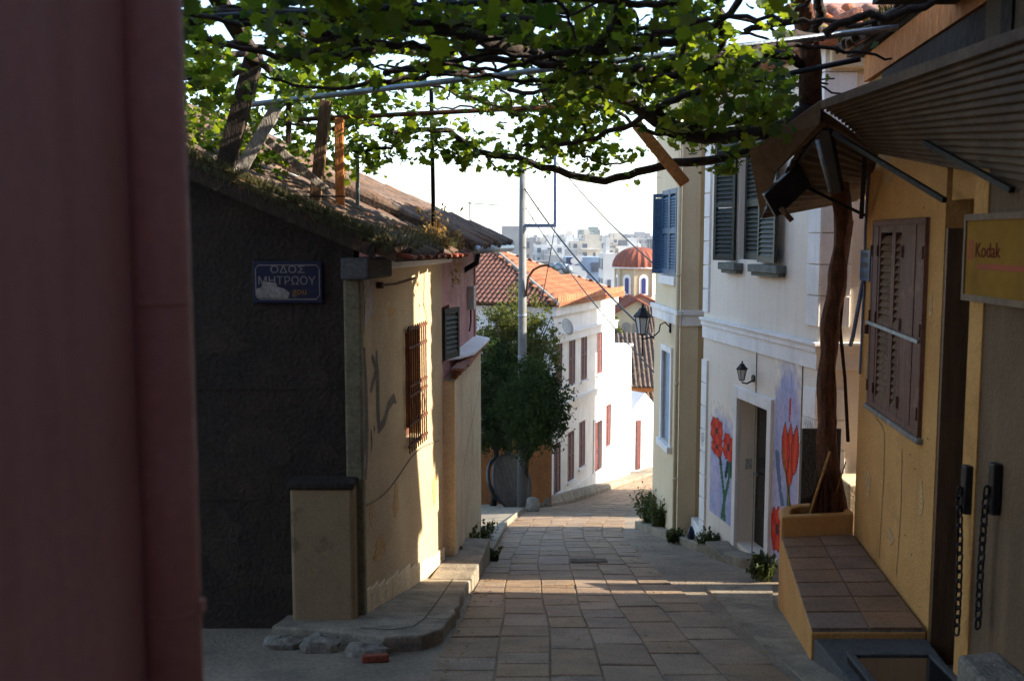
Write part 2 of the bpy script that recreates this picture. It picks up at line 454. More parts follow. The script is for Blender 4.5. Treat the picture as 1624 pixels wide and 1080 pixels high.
mat('brown_wood', S(112, 72, 54), S(82, 50, 38), scale=2, bscale=18, bump=0.4, stretch=(8, 8, 0.8), fine=0.35, rough=0.6, patch=S(140, 104, 82), patch_amt=0.4, patch_scale=4)
mat('dark_door', S(108, 82, 58), S(84, 63, 45), scale=2, bscale=18, bump=0.3, stretch=(8, 8, 0.8), rough=0.5)
mat('old_wood', S(126, 96, 68), S(84, 62, 44), scale=3, bscale=14, bump=0.5, stretch=(6, 6, 1.2), fine=0.35)
mat('grey_wood', S(150, 140, 128), S(104, 96, 88), scale=3, bscale=14, bump=0.5, stretch=(6, 6, 1.2), fine=0.3)
mat('orange_wood', S(206, 132, 72), S(176, 104, 54), scale=3, bscale=14, bump=0.4, stretch=(4, 4, 1.2), fine=0.25)
mat('dark_wood', S(70, 54, 42), S(44, 34, 27), scale=4, bscale=14, bump=0.5, stretch=(5, 5, 1.5), fine=0.3)
mat('roof_tile', S(178, 112, 82), S(126, 88, 70), scale=4, bscale=30, bump=0.5, rand=0.25, patch=S(96, 90, 70), patch_amt=0.7, patch_scale=5)
mat('old_tile', S(106, 82, 66), S(70, 57, 47), scale=4, bscale=30, bump=0.5, rand=0.25, patch=S(92, 88, 70), patch_amt=0.7, patch_scale=5)
mat('table_board', S(98, 94, 86), S(78, 75, 69), scale=5, bscale=40, bump=0.2)
mat('dark_patch', S(64, 53, 42), S(50, 41, 33), scale=4, bscale=30, bump=0.6)
mat('repair_plaster', S(194, 156, 104), S(176, 138, 90), scale=5, bscale=40, bump=0.5, patch=S(150, 128, 98), patch_amt=0.5, patch_scale=6)
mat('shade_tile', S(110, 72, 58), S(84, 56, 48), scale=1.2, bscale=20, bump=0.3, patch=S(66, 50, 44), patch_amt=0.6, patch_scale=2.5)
mat('orange_tile', S(178, 118, 82), S(152, 94, 64), scale=1.2, bscale=20, bump=0.3, patch=S(116, 70, 50), patch_amt=0.6, patch_scale=2.5)
mat('dome_tile', S(138, 74, 52), S(114, 58, 42), scale=0.8, bscale=6, bump=0.3)
mat('blue_paint', S(72, 100, 128), S(56, 82, 108), scale=4, bscale=30, bump=0.2, rough=0.5)
mat('pale_blue', S(150, 170, 188), S(128, 150, 172), scale=3, bscale=30, bump=0.15, rough=0.5)
mat('green_paint', S(56, 58, 48), S(42, 44, 37), scale=4, bscale=30, bump=0.2, rough=0.5)
mat('sill_grey', S(112, 116, 110), S(90, 94, 88), scale=4, bscale=30, bump=0.2)
mat('red_shutter', S(104, 58, 54), S(82, 45, 43), scale=3, bscale=10, bump=0.2, rough=0.6)
mat('black_iron', S(40, 39, 40), S(28, 27, 28), scale=6, bscale=40, bump=0.25, rough=0.5, metal=0.3)
mat('rust_iron', S(104, 62, 36), S(64, 40, 26), scale=8, bscale=50, bump=0.4, rough=0.8)
mat('galvanised', S(150, 160, 166), S(116, 126, 134), scale=5, bscale=40, bump=0.1, rough=0.45, metal=0.6)
mat('facade_white', S(234, 230, 225), S(216, 211, 205), scale=0.7, bscale=20, bump=0.1, streak=S(164, 152, 138), streak_amt=0.4, fine=0.06)
mat('pole_grey', S(112, 112, 110), S(94, 94, 92), scale=2, bscale=40, bump=0.25, rough=0.6, streak=S(120, 104, 86), streak_amt=0.4)
mat('steel_blue', S(96, 112, 140), S(74, 88, 112), scale=5, bscale=40, bump=0.1, rough=0.5)
mat('sheet_metal', S(106, 85, 63), S(76, 60, 45), scale=2, bscale=14, bump=0.15, rough=0.7, metal=0.0, patch=S(84, 58, 40), patch_amt=0.7, patch_scale=2.5, fine=0.2)
mat('bark', S(124, 76, 46), S(66, 42, 28), scale=5, bscale=22, bump=0.9, stretch=(6, 6, 0.9), fine=0.4)
mat('dark_bark', S(58, 45, 35), S(36, 28, 23), scale=6, bscale=22, bump=0.7, fine=0.4)
mat('bench_tile', S(140, 109, 84), S(110, 85, 66), scale=3, bscale=35, bump=0.25, rand=0.14, rough=0.6, patch=S(112, 78, 54), patch_amt=0.5, patch_scale=3)
mat('soil', S(60, 46, 34), S(40, 31, 24), scale=10, bscale=40, bump=0.9)
mat('stone', S(140, 132, 118), S(100, 94, 84), scale=5, bscale=35, bump=0.6)
mat('grey_step', S(88, 86, 84), S(68, 67, 66), scale=3, bscale=40, bump=0.3)
mat('blue_enamel', S(22, 36, 62), S(17, 28, 50), scale=3, bscale=40, bump=0.05, rough=0.35, fine=0.1)
mat('blue_enamel_light', S(60, 96, 136), S(48, 80, 116), scale=3, bscale=40, bump=0.05, rough=0.4, fine=0.1)
mat('white_enamel', S(136, 132, 124), S(112, 109, 103), scale=3, bscale=40, bump=0.0, rough=0.5, fine=0.05)
mat('torn_patch', S(150, 144, 134), S(118, 112, 104), scale=14, bscale=40, bump=0.3)
mat('sign_yellow', S(150, 112, 46), S(128, 90, 30), scale=1.6, bscale=10, bump=0.0, rough=0.8, spec=0.08, fine=0.05, streak=S(112, 84, 46), streak_amt=0.4)
mat('sign_pink', S(160, 88, 64), S(150, 82, 60), scale=1, bscale=10, bump=0.0, rough=0.85, spec=0.05, fine=0.03)
mat('sign_ink', S(104, 40, 34), S(92, 36, 30), scale=1, bscale=10, bump=0.0, rough=0.85, spec=0.05, fine=0.03)
mat('spray_grey', S(112, 98, 82), S(84, 74, 62), scale=9, bscale=30, bump=0.1, rough=0.8)
mat('crack', S(92, 64, 36), S(70, 48, 28), scale=9, bscale=30, bump=0.1)
mat('plastic_grey', S(186, 184, 176), S(160, 158, 150), scale=3, bscale=30, bump=0.05, rough=0.5)
mat('paper', S(190, 178, 168), S(160, 146, 138), scale=7, bscale=30, bump=0.3)
mat('brick_red', S(150, 76, 50), S(112, 56, 40), scale=6, bscale=30, bump=0.5)
mat('orange_wall', S(168, 112, 62), S(140, 90, 50), scale=1.5, bscale=30, bump=0.3, streak=S(104, 70, 42), streak_amt=0.4)
mat('city_white', S(216, 212, 206), S(196, 193, 188), scale=0.06, bscale=0.8, bump=0, fine=0.08)
mat('city_cream', S(204, 192, 174), S(182, 172, 156), scale=0.06, bscale=0.8, bump=0, fine=0.08)
mat('city_dark', S(112, 112, 112), S(94, 94, 95), scale=0.06, bscale=0.8, bump=0, fine=0.08)
mat('city_grey', S(156, 155, 154), S(136, 136, 135), scale=0.06, bscale=0.8, bump=0, fine=0.08)
mat('city_green', S(122, 134, 122), S(104, 116, 106), scale=0.06, bscale=0.8, bump=0, fine=0.1)
mat('city_blue', S(140, 156, 176), S(124, 142, 164), scale=0.2, bscale=0.8, bump=0, fine=0.08)
mat('city_window', S(96, 104, 116), S(70, 78, 90), scale=0.3, bscale=1, bump=0, fine=0.1, rough=0.3)
mat('mural_dark', S(52, 66, 96), S(36, 48, 74), scale=0.3, bscale=1, bump=0)
mat('church_wall', S(196, 182, 150), S(182, 166, 134), scale=0.5, bscale=6, bump=0.1, fine=0.08)
mat('broom', S(186, 142, 82), S(150, 108, 58), scale=9, bscale=30, bump=0.3)
glassmat('dark_glass', (0.015, 0.018, 0.02))
glassmat('lamp_glass', (0.55, 0.56, 0.55), 0.25)
glassmat('blue_glass', (0.02, 0.035, 0.16), 0.2)
glassmat('mirror_glass', (0.35, 0.36, 0.34), 0.15)
glassmat('rubber', (0.015, 0.015, 0.016), 0.5)
paintmat('wall_paint')
leafmat('vine_leaf', (0.014, 0.034, 0.006), (0.075, 0.102, 0.013), trans=0.52, tval=3.6)
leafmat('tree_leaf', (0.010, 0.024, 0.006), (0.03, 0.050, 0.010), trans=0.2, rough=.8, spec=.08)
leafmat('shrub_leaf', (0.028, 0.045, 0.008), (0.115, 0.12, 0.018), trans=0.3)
leafmat('weed_green', (0.035, 0.055, 0.016), (0.075, 0.085, 0.028), trans=0.3)
leafmat('moss', (0.05, 0.052, 0.02), (0.11, 0.10, 0.045), trans=0.3)
leafmat('weed_dry', (0.14, 0.11, 0.04), (0.30, 0.20, 0.07), trans=0.4)

# ---------------------------------------------------------------- ground sheet, out to the horizon
xs = [-9000, -2000, -400, -80, -20, -8, -4, -2, 0, 2, 4, 6, 8, 14, 30, 80, 400, 2000, 9000]
ys = [-200, -100, -60, -30, -20] + list(range(-10, 62, 2)) + [70, 80, 90, 100, 150, 200, 300, 400, 600, 1000, 1700, 2500, 5000, 12000]
vs_ = [(x, y, G(y)) for y in ys for x in xs]
nx = len(xs)
g_ = MB().add(vs_, [(j * nx + i, j * nx + i + 1, (j + 1) * nx + i + 1, (j + 1) * nx + i) for j in range(len(ys) - 1) for i in range(nx - 1)])
tag(g_.build('ground', 'earth', loc=(0, 0, 0)), kind='structure')

# ---------------------------------------------------------------- street of stone slabs
XL = [(-6, -.9), (2, -.72), (6, -.62), (7.8, -.54), (10.7, -.45), (14.2, -.33), (20, -.02), (27, .3), (33, 1.0), (38, 2.2), (46, 5.6), (56, 10)]
XR = [(-6, 1.9), (2, 1.95), (7, 1.95), (11.3, 1.84), (14.7, 1.9), (17.3, 1.95), (20, 2.25), (26, 3.0), (33, 4.0), (38, 5.0), (46, 7.6), (56, 12)]
street = bpy.data.objects.new('street', None); col.objects.link(street); street.location = (0.7, 10, G(10)); tag(street, kind='structure')
NC = 6
ph = [(random.uniform(0, 6), random.uniform(0, 6)) for _ in range(NC + 1)]
def jx(j, y):
    a, b = lerpk(XL, y), lerpk(XR, y)
    wob = 0.03 * math.sin(y * 0.55 + ph[j][0]) + 0.012 * math.sin(y * 2.1 + ph[j][1])
    return a + (b - a) * j / NC + wob
count = 0; rest = MB()
rows_ = []
for c_ in range(NC):
    y = 1.5 + random.uniform(0, 0.5)
    while y < 52:
        ln = random.choice([0.42, 0.5, 0.55, 0.62, 0.7, 0.85, 0.95]) * random.uniform(0.92, 1.08) * (1 + max(0, y - 24) * 0.03)
        rows_.append((y, c_, ln)); y += ln
rows_.sort()
for (y, c_, ln) in rows_:
    g = 0.0055; gy = 0.003; h = 0.012 + random.uniform(-0.003, 0.004); ti = random.uniform(-0.003, 0.003)
    y0, y1 = y + gy, y + ln - gy
    a0, a1, b0, b1 = jx(c_, y0) + g, jx(c_ + 1, y0) - g, jx(c_, y1) + g, jx(c_ + 1, y1) - g
    sk = random.uniform(-0.008, 0.008)
    q = [(a0, y0 + sk), (a1, y0 - sk), (b1, y1 - sk), (b0, y1 + sk)]
    top = [(x, yy, G(yy) + h + (ti if i in (0, 3) else -ti)) for i, (x, yy) in enumerate(q)]
    bot = [(x, yy, G(yy) - 0.05) for x, yy in q]
    e = 0.008
    cx, cy = sum(p[0] for p in q) / 4, sum(p[1] for p in q) / 4
    shl = [(x, yy, z - 0.005) for x, yy, z in top]
    inn = [(x + (cx - x) * e / 0.22, yy + (cy - yy) * e / 0.22, z) for x, yy, z in top]
    V = bot + shl + inn
    F = [(i, (i + 1) % 4, 4 + (i + 1) % 4, 4 + i) for i in range(4)] + [(4 + i, 4 + (i + 1) % 4, 8 + (i + 1) % 4, 8 + i) for i in range(4)] + [(8, 9, 10, 11)]
    if 4.6 < y < 32 and count < 296:
        MB().add(V, F).build('paving_slab', 'slab', street); count += 1
    else: rest.add(V, F)
tag(rest.build('paving_slabs', 'slab', street), kind='stuff')
# cast drain cover set between the slabs
dc = MB(); yc = 13.3; xc = 1.05
for k in range(9): dc.obox((xc - 0.25, yc + k * 0.045, G(yc + k * 0.045) + 0.026), (0.5, 0, 0), (0, 0.024, -0.0048), (0, 0, 0.008))
tag(dc.build('drain_cover', 'stone'), 'ribbed drain cover set among the paving slabs mid street', 'drain cover')

# ---------------------------------------------------------------- pavements
def pave(name, poly, h, extra=0.0, m='kerb', flat=None, bevel=0.02):
    mb = MB(); mb.prism(poly, lambda x, y: G(y) - 0.2, (lambda x, y: G(y) + h) if flat is None else (lambda x, y: flat + (y - poly[0][1]) * extra))
    return tag(mb.build(name, m, bevel=bevel), kind='structure')
def rough_poly(poly, seed, step=.22, j=.018):
    r = random.Random(seed); out = []
    for (a, b), (c, d) in zip(poly, poly[1:] + poly[:1]):
        n = max(1, int(math.hypot(c - a, d - b) / step))
        for k in range(n): out.append((a + (c - a) * k / n + r.uniform(-j, j), b + (d - b) * k / n + r.uniform(-j, j)))
    return out
pave('pavement', rough_poly([(-2.0, 8.15), (-1.5, 8.0), (-1.0, 7.72), (-.72, 7.78), (-.58, 8.1), (-.52, 8.8), (-.47, 10.9), (-.98, 11.05), (-1.32, 8.7), (-2.0, 8.68)], 1), 0.13)
ck = MB()
def gstroke(pts, w, h):
    for (a, b), (c, d) in zip(pts, pts[1:]):
        t = Vector((c - a, d - b, 0)).normalized(); n = Vector((-t.y, t.x, 0)) * w / 2
        ck.add([(a - n.x, b - n.y, G(b) + h), (a + n.x, b + n.y, G(b) + h), (c + n.x, d + n.y, G(d) + h), (c - n.x, d - n.y, G(d) + h)], [(0, 1, 2, 3)])
gstroke([(-1.25, 8.05), (-1.0, 7.98), (-.82, 8.12), (-.76, 8.5), (-.73, 9.1), (-.70, 9.8), (-.68, 10.4), (-.66, 10.88)], .012, .134)
gstroke([(-.76, 8.5), (-.6, 8.46), (-.53, 8.44)], .01, .134); gstroke([(-.7, 9.8), (-.6, 9.86), (-.49, 9.83)], .01, .134)
tag(ck.build('pavement_crack', 'soil'), kind='structure')
pave('pavement_step', [(-.92, 10.92), (-.44, 10.9), (-.3, 13.4), (-.73, 13.5)], 0.2, flat=G(11.0) + 0.16, extra=-0.12)
pave('pavement', [(-.72, 13.42), (-.31, 13.41), (-.06, 19.9), (.25, 27), (.5, 30), (.4, 33), (-1.6, 33), (-1.6, 16), (-.52, 15.9)], 0.12)
# kerb along the far white building
pave('pavement', [(.55, 33), (1.05, 33.2), (2.1, 37.6), (5.55, 45.8), (9.5, 54), (8.4, 54), (4.9, 46.2), (1.55, 38.2), (.3, 34)], 0.14)
pave('pavement', [(2.55, 16.9), (2.75, 15.2), (2.9, 13.9), (3.0, 12.9), (3.3, 11.6), (3.6, 11.6), (3.5, 12.3), (2.95, 15.6), (2.76, 16.7), (2.62, 18.9), (2.35, 18.9)], 0.13)
# low concrete apron beside the bench
pave('apron', [(2.02, 6.2), (2.6, 6.2), (2.6, 9.7), (3.0, 11.3), (2.2, 11.2), (2.06, 8.6)], 0.02, bevel=0)
# ================================================================ LEFT SIDE
# ---- pink house right beside the camera, with its painted downpipe
ph_ = thing('pink_house', 'dusky pink rendered house wall filling the left edge', 'house', (-2.5, -2.0, G(-2)))
mb = MB(); mb.box(-5.0, -.70, -9, 1.95, -2.4, 6.5); mb.build('wall', 'pink_stucco', ph_, bevel=0.02)
mb = MB(); mb.tube([(-.660, 1.90, -2.3), (-.660, 1.90, -0.42), (-.660, 1.90, 4.2)], 0.054, 28); dp = mb.build('downpipe', 'pink_pipe', ph_, smooth=True)
for z in (-.118, -.715):
    MB().tube([(-.660, 1.90, z - .002), (-.660, 1.90, z + .004)], 0.0552, 28).build('collar', 'pink_pipe', dp, smooth=True)
mb = MB(); mb.box(-.608, -.598, 1.89, 1.91, -.72, -.695); mb.build('bracket', 'pink_pipe', dp)

# ---- unseen house added behind the viewpoint, cuts sky light on the foreground
bh = thing('unseen_blocker_house', 'unseen ochre house added behind the viewpoint to cut sky light', 'house', (1, -9, G(-8)))
fb0 = Fr((-3, -7.0), (5.5, -7.0), (0, 1))
mb = MB(); fb0.wall(mb, 0, 8.5, -1.5, 5.5, .4, [(3.2, 4.3, -.1, 2.0), (5.6, 6.6, .9, 2.2)]); mb.build('wall', 'beige_render', bh)
mb = MB(); fb0.box(mb, 3.2, 4.3, -.3, -.25, -.1, 2.0); mb.build('door', 'dark_door', bh)
mb = MB(); fb0.box(mb, 5.6, 6.6, -.3, -.25, .9, 2.2); mb.build('window', 'dark_glass', bh)
mb = MB(); mb.extr([(-3.3, -6.6, 5.5), (5.8, -6.6, 5.5), (5.8, -10, 6.8), (-3.3, -10, 6.8)], (0, 0, .15)); mb.build('roof', 'old_tile', bh)

# ---- low house with the dark end wall and cream street wall
A, B = (-1.34, 8.70), (-.84, 12.0)
lh = thing('corner_house', 'low house with dark end wall and cream street wall lit by a strip of sun', 'house', (-2.6, 10.3, G(8.7) - .3))
fs_ = Fr(A, B, (1, 0)); fe = Fr((-5.6, 8.70), A, (0, -1))
mb = MB(); fs_.wall(mb, 0, fs_.len, -4.3, -.27, 0.3, [(1.62, 2.28, -2.12, -.93)])
mb.build('street_wall', 'cream_render', lh)
mb = MB(); mb.extr([(-5.6, 8.705, -4.3), (-1.36, 8.705, -4.3), (-1.36, 8.705, -.045), (-5.6, 8.705, 1.785)], (0, .3, 0)); mb.build('end_wall', 'dark_render', lh)
# plaster joints on the end wall
mb = MB()
for z in (-1.30, -2.28, .36): mb.obox((-5.6, 8.697, z), (4.2, 0, 0), (0, .012, 0), (0, 0, .012))
mb.build('plaster_joint', 'dark_render', lh)
mb = MB(); mb.box(-1.45, -1.30, 8.66, 8.80, -3.6, -.34); mb.build('corner_pier', 'olive_render', lh, bevel=0.02)
mb = MB(); mb.box(-1.90, -1.36, 8.44, 8.72, -3.7, -2.12); bt = mb.build('buttress', 'tan_render', lh, bevel=0.03)
mb = MB(); mb.box(-1.92, -1.35, 8.42, 8.72, -2.12, -2.06); mb.build('coping', 'dark_render', bt, bevel=0.015)
mb = MB(); mb.obox(fs_.w(0, 0, -4.0), fs_.u * fs_.len, fs_.n * .03, (0, 0, .86 - .3)); 
mb2 = MB(); n = 14
for i in range(n):
    u0, u1 = fs_.len * i / n, fs_.len * (i + 1) / n
    za = G(fs_.w(u0, 0, 0).y) + .33 + random.uniform(-.03, .03)
    fs_.box(mb2, u0, u1, 0, .022, -4.2, za)
mb2.build('plinth', 'annex_render', lh, bevel=0.008)
# eave slab and grey lintel block under it
mb = MB(); fs_.box(mb, -.08, fs_.len + .02, -.1, .13, -.27, -.16); mb.build('eave_slab', 'white_trim', lh, bevel=0.015)
mb = MB(); fs_.box(mb, -.13, .62, -.1, .15, -.34, -.155); mb.build('lintel_block', 'grey_step', lh, bevel=0.02)
# window with iron grille
wi = MB(); fs_.box(wi, 1.62, 2.28, -.22, -.2, -2.12, -.93); wi = wi.build('window', 'dark_door', lh)
mb = MB()
for (a, b, c, d) in ((1.62, 1.68, -2.12, -.93), (2.22, 2.28, -2.12, -.93), (1.68, 2.22, -2.12, -2.05), (1.68, 2.22, -1.0, -.93)): fs_.box(mb, a, b, -.2, -.12, c, d)
mb.build('window_frame', 'brown_wood', wi)
for k in range(9):
    u = 1.58 + .74 * k / 8
    MB().tube([fs_.w(u, .05, -2.2), fs_.w(u, .05, -.88)], .009, 6).build('grille_bar', 'rust_iron', wi)
for z in (-2.14, -1.92, -1.62, -1.52, -1.12, -.93):
    m_ = MB(); fs_.box(m_, 1.55, 2.35, .04, .062, z, z + .03); m_.build('grille_rail', 'rust_iron', wi)
for k in range(4):
    u = 1.64 + k * .185; pts = [fs_.w(u + .06 * math.cos(t), .05, -1.77 + .1 * math.sin(t)) for t in np.linspace(0, 6.28, 13)]
    MB().tube(pts, .006, 5).build('grille_scroll', 'rust_iron', wi)
# painted strokes, notice, cable
mb = MB()
fs_.stroke(mb, [(.19, -.95), (.22, -1.3), (.23, -1.7), (.19, -2.0), (.17, -2.14)], [.05, .10, .11, .10, .05])
fs_.stroke(mb, [(.42, -1.05), (.47, -1.1), (.56, -1.2), (.42, -1.32), (.36, -1.38)], [.05, .08, .09, .08, .05], .0034)
fs_.stroke(mb, [(.57, -1.02), (.60, -1.3), (.60, -1.6), (.63, -1.76), (.80, -1.72), (.95, -1.6), (1.15, -1.55), (1.24, -1.62)], [.05, .09, .10, .12, .10, .09, .10, .03], .0038)
fs_.stroke(mb, [(.36, -1.72), (.38, -1.85), (.36, -1.92)], [.03, .05, .03], .0036)
fs_.stroke(mb, [(.45, -1.7), (.48, -1.76)], [.03, .04], .0041)
mb.build('spray_paint', 'spray_grey', lh)
mb = MB(); mb.extr([fs_.w(.19, .004, -.34), fs_.w(.52, .004, -.34), fs_.w(.5, .004, -.7), fs_.w(.42, .004, -.66), fs_.w(.2, .004, -.82)], fs_.n * .004); mb.build('torn_notice', 'paper', lh)
mb = MB(); pts = []
for k in range(25):
    u = k / 24 * 3.0; pts.append(fs_.w(.1 + u, .012, -2.36 - .06 * math.sin(u * 2.4) + .05 * u * 0.3))
mb.tube(pts, .006, 5); mb.build('wall_cable', 'spray_grey', lh)
mb = MB(); mb.tube([fs_.w(.62, .03, -.42), fs_.w(1.2, .03, -.43), fs_.w(2.0, .03, -.40)], .013, 6); mb.tube([fs_.w(.62, .0, -.42), fs_.w(.62, .06, -.42)], .03, 8); mb.build('conduit', 'rust_iron', lh)
mb = MB(); fs_.box(mb, .06, .12, 0, .02, -2.02, -1.9); mb.build('nail_plate', 'plastic_grey', lh)
# roof
RS = Vector((-1, 0, .43)).normalized()
rf = MB()
e0, e1 = Vector((-.98, 8.50, -.10)), Vector((-.62, 12.06, -.13))
rf.extr([e0, e1, e1 + Vector((-5, 0, 2.15)), e0 + Vector((-4.7, 0, 2.02))], (0, 0, -.09)); rf = rf.build('roof', 'old_tile', lh)
TILE = tile_mesh('roof_tile'); TILE.materials.append(MATS['old_tile'])
RTILE = tile_mesh('roof_tile'); RTILE.materials.append(MATS['roof_tile'])
tile_roof(rf, e0 + Vector((0, .05, 0)), e1, RS, 3.9, TILE)
mb = MB(); mb.extr([(-1.15, 8.48, -.16), (-1.15, 8.48, -.05), (-5.6, 8.48, 1.86), (-5.6, 8.48, 1.75)], (0, .05, 0)); mb.build('verge_board', 'dark_wood', rf)
# red pantile edge and rubble along the eave
for k in range(9):
    t = k / 9; p = e0.lerp(e1, t); 
    m_ = MB(); m_.obox(p + Vector((-.02, .03, -.03)), (.17, .01, -.04), (0, .36, -.003), (0, 0, .03)); m_.build('eave_brick', 'brick_red', rf, bevel=.006)
# moss, grass and weeds rooted in the roof edge
mo = MB()
for k in range(1500):
    t = random.random() ** 0.8; x = -1.0 - 2.1 * t; y = 8.46 + random.random() ** 2 * .45
    z = -.09 + (-.98 - x) * .43 + .04
    hh = random.uniform(.03, .10); blade(mo, (x, y, z), hh, random.uniform(-.05, .14), random.uniform(.008, .02), random.uniform(-2.6, -.5))
for k in range(1500):
    x = -1.0 - random.random() * 3.2; z = -.06 + (-.98 - x) * .43 - random.random() * .02
    p = Vector((x, 8.475 + random.random() * .05, z)); d = random.uniform(.02, .075)
    mo.add([p + Vector((-.012, 0, 0)), p + Vector((.012, 0, 0)), p + Vector((random.uniform(-.04, .05), -.03 * random.random(), -d))], [(0, 1, 2)])
for k in range(1500):
    t = random.random(); p = e0.lerp(e1, t * .93); p += Vector((random.uniform(-.45, .06), 0, 0)); p.z = e0.z + (e0.x - p.x + .36 * t) * .43 * .75 + .02
    hh = random.uniform(.03, .13); blade(mo, p, hh, random.uniform(0, .1), random.uniform(.008, .02), random.uniform(-1.2, 1.2))
tag(mo.build('roof_grass', 'moss'), 'mossy grass overgrowing the roof edge of the corner house', 'grass', kind='stuff')
dr = MB()
for k in range(34):
    t = random.uniform(.55, 1.0); p = e0.lerp(e1, t) + Vector((random.uniform(-.3, .05), random.uniform(-.1, .1), .0))
    weeds(dr, p, .05, 6, random.uniform(.12, .34), .6)
for k in range(10): weeds(dr, e0.lerp(e1, .8) + Vector((-.15, random.uniform(-.3, .3), .02)), .04, 4, .5, .8)
tag(dr.build('dry_weeds', 'weed_dry'), 'sunlit dry weeds sprouting from the tiles above the sun strip', 'weeds', kind='stuff')
# hanging dry tuft at the eave end
mb = MB()
for k in range(60):
    p = Vector((-.66, 12.0, -.2)) + Vector((random.uniform(-.06, .06), random.uniform(-.1, .1), -random.random() * .35)); leafquad(mb, p, random.uniform(.015, .035))
tag(mb.build('hanging_weed', 'weed_dry'), 'dry weed hanging down from the eave end of the corner house', 'weeds', kind='stuff')

# ---- street name sign on the dark end wall
sg = thing('street_sign', 'dark blue enamel street name sign on the dark end wall', 'street sign', (-1.93, 8.66, -.6))
fsg = Fr((-2.225, 8.69), (-1.63, 8.69), (0, -1))
m_ = MB(); fsg.box(m_, 0, .595, 0, .018, -.545, -.185); pl = m_.build('plate', 'blue_enamel', sg, bevel=.006)
mb = MB(); b0 = .025
for (a, b, c, d) in ((.05, .545, -.515, -.507), (.05, .545, -.223, -.215), (.02, .028, -.48, -.25), (.567, .575, -.48, -.25)): fsg.box(mb, a, b, .018, .0205, c, d)
mb.obox(fsg.w(.024, .018, -.25), fsg.u * .028 + Vector((0, 0, .03)), fsg.n * .0025, (0, 0, .008)); mb.obox(fsg.w(.571, .018, -.25), fsg.u * -.028 + Vector((0, 0, .03)), fsg.n * .0025, (0, 0, .008))
mb.obox(fsg.w(.024, .018, -.48), fsg.u * .028 + Vector((0, 0, -.03)), fsg.n * .0025, (0, 0, .008)); mb.obox(fsg.w(.571, .018, -.48), fsg.u * -.028 + Vector((0, 0, -.03)), fsg.n * .0025, (0, 0, .008))
mb.build('border', 'white_enamel', sg)
fsg.text('ΟΔΟΣ', .30, -.285, .085, 'white_enamel', sg, d=.020, sx=1.25)
fsg.text('ΜΗΤΡΩΟΥ', .29, -.385, .098, 'white_enamel', sg, d=.020)
fsg.text('gou', .40, -.47, .085, 'sign_yellow', sg, d=.020)
mb = MB(); mb.extr([fsg.w(.03, .019, -.50), fsg.w(.30, .019, -.505), fsg.w(.315, .019, -.455), fsg.w(.27, .019, -.42), fsg.w(.21, .019, -.405), fsg.w(.2, .019, -.37), fsg.w(.09, .019, -.36), fsg.w(.07, .019, -.41), fsg.w(.03, .019, -.42)], fsg.n * .003); mb.build('scraped_patch', 'torn_patch', sg)

# stains and plaster patches on the dark end wall
for k, (x, z, a, b) in enumerate(((-2.5, -.9, .25, .12), (-1.7, -1.2, .12, .3), (-2.2, -1.8, .3, .2), (-2.55, -2.7, .2, .3), (-2.1, -3.0, .16, .14), (-1.65, -1.85, .14, .1))):
    r = random.Random(k + 40); pts = [(x + a * math.cos(t) * r.uniform(.6, 1.3), 8.7045, z + b * math.sin(t) * r.uniform(.6, 1.3)) for t in np.linspace(0, 2 * math.pi, 23)[:-1]]
    MB().extr(pts, (0, -.003, 0)).build('plaster_patch', 'dark_patch', lh)
# ---- stones and brick lying at the foot of the corner
def rock(c, sx, sy, sz, name, label, m='stone', seed=0):
    r = random.Random(seed); mb = MB(); n, k_ = 12, 7; vs_ = []; fs = []
    for j in range(k_ + 1):
        th = math.pi * j / k_
        for i in range(n):
            a = 2 * math.pi * i / n; s_ = 1 + r.uniform(-.16, .16)
            ex = lambda t: math.copysign(abs(t) ** .7, t)
            vs_.append(Vector(c) + Vector((sx * ex(math.sin(th)) * ex(math.cos(a)) * s_, sy * ex(math.sin(th)) * ex(math.sin(a)) * s_, sz * ex(math.cos(th)) * s_ + sz)))
    for j in range(k_):
        for i in range(n): fs.append((j * n + i, (j + 1) * n + i, (j + 1) * n + (i + 1) % n, j * n + (i + 1) % n))
    mb.add(vs_, fs); return tag(mb.build(name, m, smooth=False), label, 'stone')
rock((-1.86, 7.88, G(7.88) - .02), .16, .10, .06, 'loose_stone', 'leftmost of the flat stones lying at the foot of the buttress', seed=1)
rock((-1.53, 7.78, G(7.78) - .02), .15, .11, .07, 'loose_stone', 'middle flat stone lying before the pavement nose', seed=2)
rock((-1.13, 7.60, G(7.60) - .02), .17, .10, .055, 'loose_stone', 'right flat stone touching the rounded pavement corner', seed=3)
mb = MB(); mb.obox((-1.13, 7.32, G(7.35) + .0), (.2, .03, 0), (-.02, .1, -.02), (0, 0, .06)); tag(mb.build('broken_brick', 'brick_red', bevel=.012), 'red broken brick lying on the street by the stones', 'brick')
mb = MB(); mb.obox((-.72, 12.6, G(11) + .16 - .2), (.09, .02, 0), (-.02, .05, 0), (0, 0, .035)); tag(mb.build('brick_piece', 'brick_red', bevel=.008), 'small red brick piece on the pavement step', 'brick')

